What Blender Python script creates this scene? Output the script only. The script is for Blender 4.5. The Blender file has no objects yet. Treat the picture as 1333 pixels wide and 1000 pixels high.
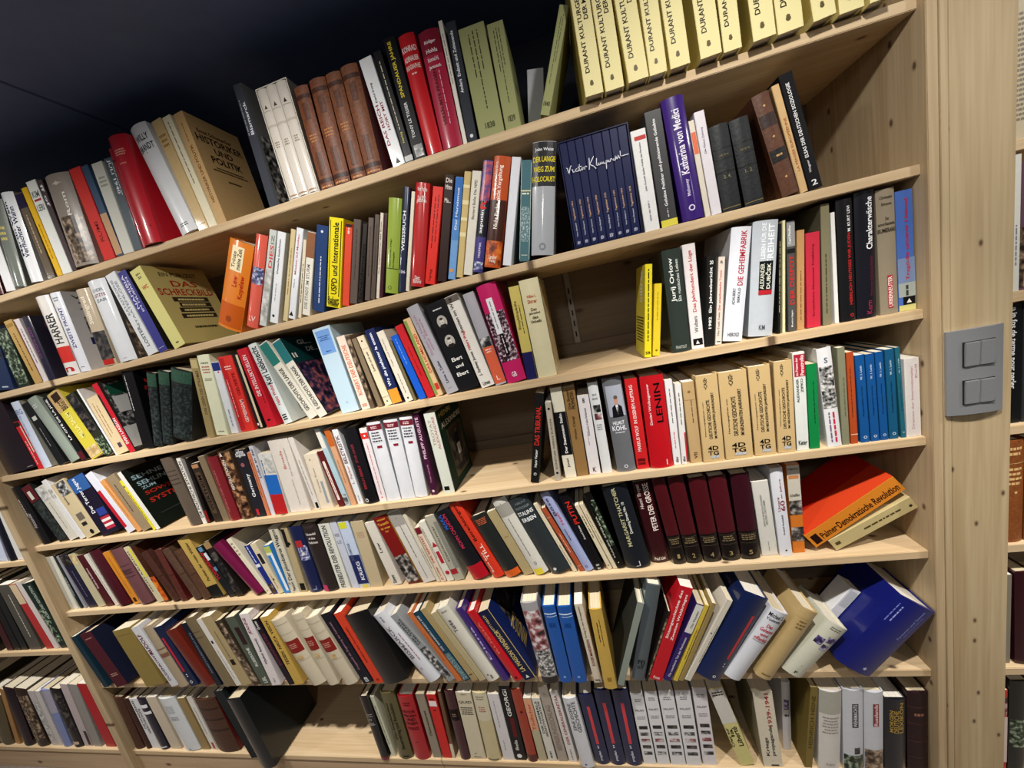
import bpy, bmesh, math, random
from mathutils import Matrix, Vector
random.seed(7)
S = bpy.context.scene
COL = S.collection

# ---------------------------------------------------------------- camera
F_PX = 488.602
cam = bpy.data.cameras.new('camera'); cam_o = bpy.data.objects.new('camera', cam); COL.objects.link(cam_o)
cam.sensor_fit = 'HORIZONTAL'; cam.sensor_width = 36.0; cam.lens = F_PX / 1333 * 36.0
cam.clip_start = 0.02; cam.clip_end = 50
cam_o.matrix_world = Matrix([[0.963095, 0.1756916, 0.2039131, -0.6429856], [0.1655396, 0.2107362, -0.9634246, -0.8447296], [-0.2122374, 0.9616251, 0.173875, 0.9958507], [0.0, 0.0, 0.0, 1.0]])
S.camera = cam_o

# ---------------------------------------------------------------- world, lamps, exposure
S.view_settings.view_transform = 'Standard'; S.view_settings.look = 'None'
S.view_settings.gamma = 1.0; S.view_settings.use_curve_mapping = False
S.view_settings.exposure = -0.2
W = bpy.data.worlds.new('world'); S.world = W; W.use_nodes = True
W.node_tree.nodes['Background'].inputs[0].default_value = (1.0, 0.96, 0.92, 1)
W.node_tree.nodes['Background'].inputs[1].default_value = 0.1
LAMP_Y, LAMP_Z, LAMP_C = -0.55, 1.62, (1.0, 0.955, 0.9)
def spot(name, x, aim_z, energy, size_deg, blend, y=LAMP_Y, aim_y=0.0, radius=0.022):
    l = bpy.data.lights.new(name, 'SPOT'); l.energy = energy; l.color = LAMP_C
    l.spot_size = math.radians(size_deg); l.spot_blend = blend; l.shadow_soft_size = radius
    o = bpy.data.objects.new(name, l); COL.objects.link(o)
    o.location = (x, y, LAMP_Z)
    o.rotation_euler = (Vector((x, aim_y, aim_z)) - o.location).to_track_quat('-Z', 'Y').to_euler()
for lx in (-3.0, -2.1, -1.2, -0.3, 0.6):
    spot('wide_ceiling_spot', lx, 0.45, 22, 150, 0.9)
    spot('low_ceiling_spot', lx, -0.25, 84, 66, 1.0)  # extra narrow beam per lamp, added to brighten the lower shelves
for lx in (-2.6, -0.8, 1.0):       # fill spots added out in the room, not known lamps
    spot('room_ceiling_spot', lx, 0.35, 16, 100, 0.9, y=-1.75, radius=0.08)

# ---------------------------------------------------------------- materials
def lin(h):
    h = h.lstrip('#'); out = []
    for i in (0, 2, 4):
        c = int(h[i:i+2], 16) / 255
        out.append((c / 12.92 if c <= 0.04045 else ((c + 0.055) / 1.055) ** 2.4) ** 1.13)
    return (*out, 1.0)
def new_mat(name):
    m = bpy.data.materials.new(name); m.use_nodes = True
    return m, m.node_tree, m.node_tree.nodes['Principled BSDF']
def nd(t, typ, **kw):
    n = t.nodes.new(typ)
    for k, v in kw.items(): setattr(n, k, v)
    return n
def ramp(t, stops, interp='LINEAR'):
    r = nd(t, 'ShaderNodeValToRGB'); r.color_ramp.interpolation = interp
    e = r.color_ramp.elements
    while len(e) < len(stops): e.new(0.5)
    for el, (p, c) in zip(e, stops): el.position = p; el.color = c if len(c) == 4 else (*c, 1)
    return r
def mixc(t, mode, fac, a, b):
    m = nd(t, 'ShaderNodeMix', data_type='RGBA', blend_type=mode)
    for sock, v in ((m.inputs[0], fac), (m.inputs[6], a), (m.inputs[7], b)):
        if hasattr(v, 'links'): t.links.new(v, sock)
        elif v is not None: sock.default_value = v
    return m.outputs[2]
def object_colour_mat(name, rough, spec=0.4, bump=0.0, scale=120, vary=0.1, coat=0.0):
    """Colour comes from each object's own colour; fine mottling and relief on top."""
    m, t, b = new_mat(name)
    info = nd(t, 'ShaderNodeObjectInfo'); tc = nd(t, 'ShaderNodeTexCoord')
    n = nd(t, 'ShaderNodeTexNoise'); n.inputs['Scale'].default_value = scale; n.inputs['Detail'].default_value = 4
    t.links.new(tc.outputs['Object'], n.inputs['Vector'])
    r = ramp(t, [(0.3, (1 - vary,) * 3), (0.7, (1, 1, 1))]); t.links.new(n.outputs['Fac'], r.inputs[0])
    t.links.new(mixc(t, 'MULTIPLY', 1.0, info.outputs['Color'], r.outputs[0]), b.inputs['Base Color'])
    b.inputs['Roughness'].default_value = rough; b.inputs['Specular IOR Level'].default_value = spec
    b.inputs['Coat Weight'].default_value = coat; b.inputs['Coat Roughness'].default_value = 0.1
    if bump:
        bp = nd(t, 'ShaderNodeBump'); bp.inputs['Strength'].default_value = bump; bp.inputs['Distance'].default_value = 0.001
        t.links.new(n.outputs['Fac'], bp.inputs['Height']); t.links.new(bp.outputs[0], b.inputs['Normal'])
    return m
M = {}
M['jacket'] = object_colour_mat('glossy_jacket', 0.36, 0.25, vary=0.05, scale=60, coat=0.6)
M['paperback'] = object_colour_mat('paperback_card', 0.45, 0.18, vary=0.06, scale=80, coat=0.2)
M['cloth'] = object_colour_mat('book_cloth', 0.75, 0.25, bump=0.25, scale=900, vary=0.14)
M['leather'] = object_colour_mat('worn_leather', 0.5, 0.4, bump=0.5, scale=160, vary=0.38)
M['ink'] = object_colour_mat('print_ink', 0.45, 0.15, vary=0.03)
def pages_mat():
    m, t, b = new_mat('page_edges'); tc = nd(t, 'ShaderNodeTexCoord')
    mp = nd(t, 'ShaderNodeMapping'); mp.inputs['Scale'].default_value = (900, 6, 3)
    n = nd(t, 'ShaderNodeTexNoise'); n.inputs['Scale'].default_value = 1.0
    t.links.new(tc.outputs['Object'], mp.inputs[0]); t.links.new(mp.outputs[0], n.inputs['Vector'])
    info = nd(t, 'ShaderNodeObjectInfo')
    r = ramp(t, [(0.3, (0.72, 0.7, 0.66)), (0.7, (1, 1, 1))]); t.links.new(n.outputs['Fac'], r.inputs[0])
    t.links.new(mixc(t, 'MULTIPLY', 1.0, info.outputs['Color'], r.outputs[0]), b.inputs['Base Color'])
    b.inputs['Roughness'].default_value = 0.85
    return m
M['pages'] = pages_mat()
PIC = {  # printed photographs and patterns: (pattern, scale, colours)
 'bw': ('n', 90, '#1c1c1e #6c6c6c #d8d8d4'), 'bwcoarse': ('n', 150, '#16161a #8c8c8a #e4e2de'),
 'greybw': ('n', 70, '#9c9c98 #c4c4c0 #e4e4e0'), 'brown': ('n', 80, '#2c221c #6c5a48 #b8a48c'),
 'tan': ('n', 60, '#b89c6c #d0b888 #e4d4ac'), 'dark': ('n', 60, '#141416 #2c2a2e #6c645c'),
 'darkcloth': ('n', 130, '#1c2222 #2a3232 #44504c'), 'greenbw': ('n', 110, '#141c14 #3c4c38 #a8b8a0'),
 'bluebw': ('n', 120, '#24284c #6c74a4 #e0e0ea'), 'redblue': ('n', 90, '#3c3c8c #8c4474 #c85c64'),
 'orange': ('n', 70, '#6c2c10 #c8601c #e88c34'), 'tealdots': ('n', 260, '#4c727a #567c84 #b8ccc8'),
 'warm': ('n', 70, '#241814 #6c4834 #c89c70'), 'redbw': ('n', 60, '#3c2c2e #9c5c60 #dcd8d8'),
 'crowd': ('n', 190, '#181014 #5c3848 #e4d4dc'), 'painting': ('n', 60, '#10101e #3c3050 #a86058'),
 'violet': ('n', 120, '#2c2448 #5c5080 #c8c4dc'), 'flame': ('n', 50, '#6c2010 #d8641c #f0b040'),
 'face': ('n', 75, '#141414 #5c5854 #c8c0b8'), 'hatch': ('w', 130, '#b8a454 #cdbb66 #d8c878'),
 'barcode': ('w', 420, '#5c6068 #c0c4c8 #e4e6ea')}
def pic_mat(kind):
    key = 'pic_' + kind
    if key in M: return M[key]
    typ, sc, cols = PIC[kind]
    m, t, b = new_mat('printed_' + kind); tc = nd(t, 'ShaderNodeTexCoord')
    if typ == 'n':
        n = nd(t, 'ShaderNodeTexNoise'); n.inputs['Scale'].default_value = sc; n.inputs['Detail'].default_value = 3; o = n.outputs['Fac']; st = (0.36, 0.5, 0.66)
    elif typ == 'v':
        n = nd(t, 'ShaderNodeTexVoronoi'); n.inputs['Scale'].default_value = sc; o = n.outputs['Distance']; st = (0.1, 0.4, 0.65)
    else:
        n = nd(t, 'ShaderNodeTexWave', bands_direction='DIAGONAL'); n.inputs['Scale'].default_value = sc; o = n.outputs['Fac']; st = (0.1, 0.4, 0.7)
    info = nd(t, 'ShaderNodeObjectInfo'); ad = nd(t, 'ShaderNodeVectorMath', operation='ADD')
    t.links.new(tc.outputs['Object'], ad.inputs[0]); t.links.new(info.outputs['Random'], ad.inputs[1])
    t.links.new(ad.outputs[0], n.inputs['Vector'])
    r = ramp(t, [(p, lin(c)) for p, c in zip(st, cols.split())]); t.links.new(o, r.inputs[0])
    t.links.new(r.outputs[0], b.inputs['Base Color']); b.inputs['Roughness'].default_value = 0.35
    M[key] = m; return m
def wood_mat(name, axis, light, dark, kscale, knot='#5c4632', knots=1.0):
    """Pine: rings stretched along one axis, faint pores, sparse knots."""
    m, t, b = new_mat(name); tc = nd(t, 'ShaderNodeTexCoord'); info = nd(t, 'ShaderNodeObjectInfo')
    off = nd(t, 'ShaderNodeVectorMath', operation='SCALE'); off.inputs[3].default_value = 7.0
    t.links.new(info.outputs['Random'], off.inputs[0])
    ad = nd(t, 'ShaderNodeVectorMath', operation='ADD')
    t.links.new(tc.outputs['Object'], ad.inputs[0]); t.links.new(off.outputs[0], ad.inputs[1])
    def noise(scale3, sc, detail, dist=0.0):
        mp = nd(t, 'ShaderNodeMapping'); mp.inputs['Scale'].default_value = scale3
        n = nd(t, 'ShaderNodeTexNoise'); n.inputs['Scale'].default_value = sc; n.inputs['Detail'].default_value = detail; n.inputs['Distortion'].default_value = dist
        t.links.new(ad.outputs[0], mp.inputs[0]); t.links.new(mp.outputs[0], n.inputs['Vector']); return n.outputs['Fac']
    s = [14.0] * 3; s[axis] = 0.7
    g = noise(s, 2.2, 5, 0.6)
    s2 = [120.0] * 3; s2[axis] = 3.0
    p = noise(s2, 1.6, 2)
    r = ramp(t, [(0.3, lin(dark)), (0.6, lin(light)), (0.75, lin(light))]); t.links.new(g, r.inputs[0])
    r2 = ramp(t, [(0.35, (0.9, 0.88, 0.85)), (0.6, (1, 1, 1))]); t.links.new(p, r2.inputs[0])
    c = mixc(t, 'MULTIPLY', 1.0, r.outputs[0], r2.outputs[0])
    sx = nd(t, 'ShaderNodeSeparateXYZ'); cx = nd(t, 'ShaderNodeCombineXYZ'); t.links.new(ad.outputs[0], sx.inputs[0])
    for k_, (ax, sc_) in enumerate(kscale):
        ml = nd(t, 'ShaderNodeMath', operation='MULTIPLY'); ml.inputs[1].default_value = sc_
        t.links.new(sx.outputs[ax], ml.inputs[0]); t.links.new(ml.outputs[0], cx.inputs[k_])
    v = nd(t, 'ShaderNodeTexVoronoi', voronoi_dimensions='2D'); v.inputs['Scale'].default_value = 1.0
    t.links.new(cx.outputs[0], v.inputs['Vector'])
    k = nd(t, 'ShaderNodeMath', operation='LESS_THAN'); 
    sep = nd(t, 'ShaderNodeSeparateColor'); t.links.new(v.outputs['Color'], sep.inputs[0])
    t.links.new(sep.outputs[0], k.inputs[0]); k.inputs[1].default_value = 0.22 * knots
    kr = ramp(t, [(0.045, (0.9,) * 3), (0.075, (0.35,) * 3), (0.12, (0, 0, 0))]); t.links.new(v.outputs['Distance'], kr.inputs[0])
    kf = nd(t, 'ShaderNodeMath', operation='MULTIPLY'); t.links.new(k.outputs[0], kf.inputs[0]); t.links.new(kr.outputs[0], kf.inputs[1])
    t.links.new(mixc(t, 'MIX', kf.outputs[0], c, lin(knot)), b.inputs['Base Color'])
    b.inputs['Roughness'].default_value = 0.6; b.inputs['Specular IOR Level'].default_value = 0.3
    bp = nd(t, 'ShaderNodeBump'); bp.inputs['Strength'].default_value = 0.12; bp.inputs['Distance'].default_value = 0.002
    t.links.new(p, bp.inputs['Height']); t.links.new(bp.outputs[0], b.inputs['Normal'])
    return m
M['wood_x'] = wood_mat('pine_board', 0, '#d8c2a0', '#ccb28c', ((0, 9.0), (1, 16.0)))
M['wood_z'] = wood_mat('pine_upright', 2, '#c3b190', '#b49f7c', ((0, 24.0), (2, 13.0)))
M['wood_side'] = wood_mat('pine_side', 2, '#c4b090', '#b59e7c', ((1, 18.0), (2, 11.0)))
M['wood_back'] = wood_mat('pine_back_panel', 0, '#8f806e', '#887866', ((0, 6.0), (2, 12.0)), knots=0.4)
M['plinth'] = wood_mat('pine_plinth', 0, '#c8b092', '#bca284', ((0, 6.0), (2, 12.0)))
def plain(name, hexc, rough, metal=0.0, spec=0.5, noise=0.0, scale=30):
    m, t, b = new_mat(name)
    b.inputs['Roughness'].default_value = rough; b.inputs['Metallic'].default_value = metal; b.inputs['Specular IOR Level'].default_value = spec
    tc = nd(t, 'ShaderNodeTexCoord'); n = nd(t, 'ShaderNodeTexNoise'); n.inputs['Scale'].default_value = scale
    t.links.new(tc.outputs['Object'], n.inputs['Vector'])
    c = lin(hexc); r = ramp(t, [(0.3, tuple(x * (1 - noise) for x in c[:3])), (0.7, c[:3])]); t.links.new(n.outputs['Fac'], r.inputs[0])
    t.links.new(r.outputs[0], b.inputs['Base Color'])
    return m
M['navy'] = plain('navy_blue_paint', '#66769c', 0.5, noise=0.1, spec=0.3)
M['wall'] = plain('dark_navy_wall', '#262b38', 0.6, noise=0.1, spec=0.2)
M['floor'] = plain('grey_floor', '#8a8078', 0.6, noise=0.15)
M['steel'] = plain('galvanised_steel', '#9a948a', 0.45, metal=0.6)
M['slot'] = plain('dark_slot', '#16140f', 0.8)
M['switch'] = plain('satin_grey_plastic', '#a0a2a4', 0.3, metal=0.35, noise=0.04, scale=200)

# ---------------------------------------------------------------- helpers
def link(name, me, mat, parent=None, colour=None):
    o = bpy.data.objects.new(name, me); COL.objects.link(o)
    if mat is not None and not me.materials: me.materials.append(mat)
    if parent is not None: o.parent = parent
    if colour: o.color = lin(colour)
    return o
def mesh(name, vs, fs, smooth=False):
    me = bpy.data.meshes.new(name); me.from_pydata(vs, [], fs); me.update()
    if smooth: me.polygons.foreach_set('use_smooth', [True] * len(me.polygons))
    return me
def box_mesh(name, x0, x1, y0, y1, z0, z1, bevel=0.0):
    bm = bmesh.new()
    v = [bm.verts.new(p) for p in ((x0,y0,z0),(x1,y0,z0),(x1,y1,z0),(x0,y1,z0),(x0,y0,z1),(x1,y0,z1),(x1,y1,z1),(x0,y1,z1))]
    for f in ((3,2,1,0),(4,5,6,7),(0,1,5,4),(1,2,6,5),(2,3,7,6),(3,0,4,7)): bm.faces.new([v[i] for i in f])
    if bevel: bmesh.ops.bevel(bm, geom=bm.edges[:], offset=bevel, segments=2, affect='EDGES')
    me = bpy.data.meshes.new(name); bm.to_mesh(me); bm.free(); return me
def box(name, x0, x1, y0, y1, z0, z1, mat, parent=None, bevel=0.0, colour=None):
    """A board whose origin sits at its own centre."""
    c = ((x0+x1)/2, (y0+y1)/2, (z0+z1)/2); a, b_, d = (x1-x0)/2, (y1-y0)/2, (z1-z0)/2
    o = link(name, box_mesh(name, -a, a, -b_, b_, -d, d, bevel), mat, parent, colour)
    o.location = c if parent is None else Vector(c) - parent.location
    return o
def empty(name, loc, label=None, cat=None, group=None):
    o = bpy.data.objects.new(name, None); COL.objects.link(o); o.location = loc; o.empty_display_size = 0.05
    if label: o['label'] = label; o['category'] = cat
    if group: o['group'] = group
    return o

# ---------------------------------------------------------------- room
T = 0.0185                                   # shelf board thickness
SHELF_Z = [1.345, 1.084, 0.825, 0.5665, 0.3065, 0.0]   # undersides
BASE_Z, FLOOR_Z, CEIL_Z, DEPTH = -0.29, -0.40, 1.70, 0.32
X0, X1 = -2.573, -0.0115                     # inner faces of the uprights
XA, XB = -4.2, 1.2
def structure(o): o['kind'] = 'structure'; return o
structure(box('floor', XA, XB, -3.2, DEPTH + 0.02, FLOOR_Z - 0.05, FLOOR_Z, M['floor']))
structure(box('wall_back', XA, XB, DEPTH + 0.022, DEPTH + 0.1, FLOOR_Z, CEIL_Z, M['wall']))
ceil_e = structure(empty('ceiling', (0, 0, CEIL_Z)))
seams = [XA, -2.95, -1.73, -0.51, 0.71, XB]
for a, b in zip(seams, seams[1:]):
    box('ceiling_panel', a + 0.002, b - 0.002, -3.2, DEPTH + 0.02, CEIL_Z, CEIL_Z + 0.02, M['navy'], ceil_e, 0.002)
structure(box('ceiling_base', XA, XB, -3.2, DEPTH + 0.1, CEIL_Z + 0.021, CEIL_Z + 0.06, M['navy']))

# ---------------------------------------------------------------- bookcases
def bookcase(name, label, x0, x1, levels, plinths):
    e = empty(name, (x0, 0.0, FLOOR_Z), label, 'bookcase')
    for z in levels: box('shelf', x0, x1, 0.0, DEPTH, z, z + T, M['wood_x'], e, 0.0012)
    for a, b in zip(plinths, plinths[1:]):
        box('base_board', a, b - 0.0015, 0.0, DEPTH, BASE_Z - T, BASE_Z, M['wood_x'], e, 0.0012)
        box('plinth_board', a, b - 0.0015, 0.004, 0.024, FLOOR_Z, BASE_Z - T - 0.0005, M['plinth'], e, 0.001)
    return e
main_case = bookcase('bookcase', 'wide pine bookcase packed with books, its side post carrying the light switch', X0, X1, SHELF_Z, [X0, -1.30, X1])
left_case = bookcase('bookcase', 'pine bookcase with wider shelf spacing beyond the dividing upright', XA + 0.05, X0 - 0.036, [1.345, 0.89, 0.52, 0.15], [XA + 0.05, X0 - 0.036])
right_case = bookcase('bookcase', 'pine bookcase beyond the post with the light switch', 0.1115, XB - 0.05, SHELF_Z, [0.1115, XB - 0.05])
box('upright', X0 - 0.036, X0, -0.015, DEPTH, FLOOR_Z, CEIL_Z - 0.002, M['wood_side'], main_case, 0.0015)
box('side_panel', X1, 0.0055, -0.015, DEPTH, FLOOR_Z, CEIL_Z - 0.002, M['wood_side'], main_case, 0.0012)
zz = [BASE_Z] + [z + T for z in reversed(SHELF_Z)]
tops = list(reversed(SHELF_Z))
for z0, z1 in zip(zz, tops):
    box('back_panel', X0, X1, DEPTH - 0.006, DEPTH, z0 + 0.0005, z1 - 0.0005, M['wood_back'], main_case)
    box('back_batten', X0, X1, DEPTH - 0.018, DEPTH - 0.0065, z0 + 0.0005, z0 + 0.032, M['wood_back'], main_case, 0.001)
    box('back_panel', 0.1115, XB - 0.05, DEPTH - 0.006, DEPTH, z0 + 0.0005, z1 - 0.0005, M['wood_back'], right_case)
lz = [BASE_Z, 0.15 + T, 0.52 + T, 0.89 + T]
for z0, z1 in zip(lz, [0.15, 0.52, 0.89, 1.345]):
    box('back_panel', XA + 0.05, X0 - 0.036, DEPTH - 0.006, DEPTH, z0 + 0.0005, z1 - 0.0005, M['wood_back'], left_case)
def support_rail(x, z0, z1):
    """Slotted steel shelf standard fixed to the back panel."""
    r = box('support_rail', x - 0.008, x + 0.008, DEPTH - 0.0175, DEPTH - 0.0065, z0 + 0.033, z1 - 0.001, M['steel'], main_case, 0.001)
    z = z0 + 0.06
    while z < z1 - 0.03:
        s = link('slot', box_mesh('slot', -0.002, 0.002, -0.0006, 0.0006, -0.008, 0.008), M['slot'], r)
        s.location = (0.0, -0.0055, z - (z0 + 0.033 + z1 - 0.001) / 2); z += 0.032
for x in (-0.66, -1.62): support_rail(x, 0.825 + T, 1.084)

post = empty('wooden_post', (0.058, -0.017, FLOOR_Z), 'broad pine post with knots between two bookcases, light switch fixed to it', 'post')
for a, b in ((0.0058, 0.0172), (0.0174, 0.1108)):
    box('plank', a, b, -0.017, DEPTH, FLOOR_Z, CEIL_Z - 0.002, M['wood_z'], post, 0.0008)

# ---------------------------------------------------------------- light switch on the post
sw = empty('light_switch', (0.0495, -0.017, 0.714), 'satin grey double light switch plate with four rockers on the pine post', 'light switch')
def curved_plate(w, h, t, sag, n=12):
    """Softly domed cover plate, back against the post."""
    vs, fs = [], []
    for i in range(n + 1):
        u = -1 + 2 * i / n; yy = -(t - sag * u * u)
        for zz_ in (-h / 2, h / 2): vs.append((u * w / 2, yy, zz_)); vs.append((u * w / 2, 0.0, zz_))
    for i in range(n):
        a = 4 * i; b = a + 4
        fs += [(a, b, b + 2, a + 2), (a + 1, a + 3, b + 3, b + 1), (a, a + 1, b + 1, b), (a + 2, b + 2, b + 3, a + 3)]
    fs += [(0, 2, 3, 1), (4 * n, 4 * n + 1, 4 * n + 3, 4 * n + 2)]
    return mesh('switch_plate', vs, fs)
link('switch_plate', curved_plate(0.0865, 0.164, 0.0105, 0.005), M['switch'], sw)
for zc in (0.0357, -0.0372):
    link('recess', box_mesh('recess', -0.0222, 0.0262, -0.0112, -0.008, zc - 0.0236, zc + 0.0236), M['slot'], sw)
    for xc in (-0.0096, 0.0134):
        rk = link('rocker', box_mesh('rocker', -0.0111, 0.0111, -0.0022, 0.0022, -0.0226, 0.0226, 0.0008), M['switch'], sw)
        rk.location = (xc, -0.0122, zc); rk.rotation_euler = (math.radians(2.5), 0, 0)


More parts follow.
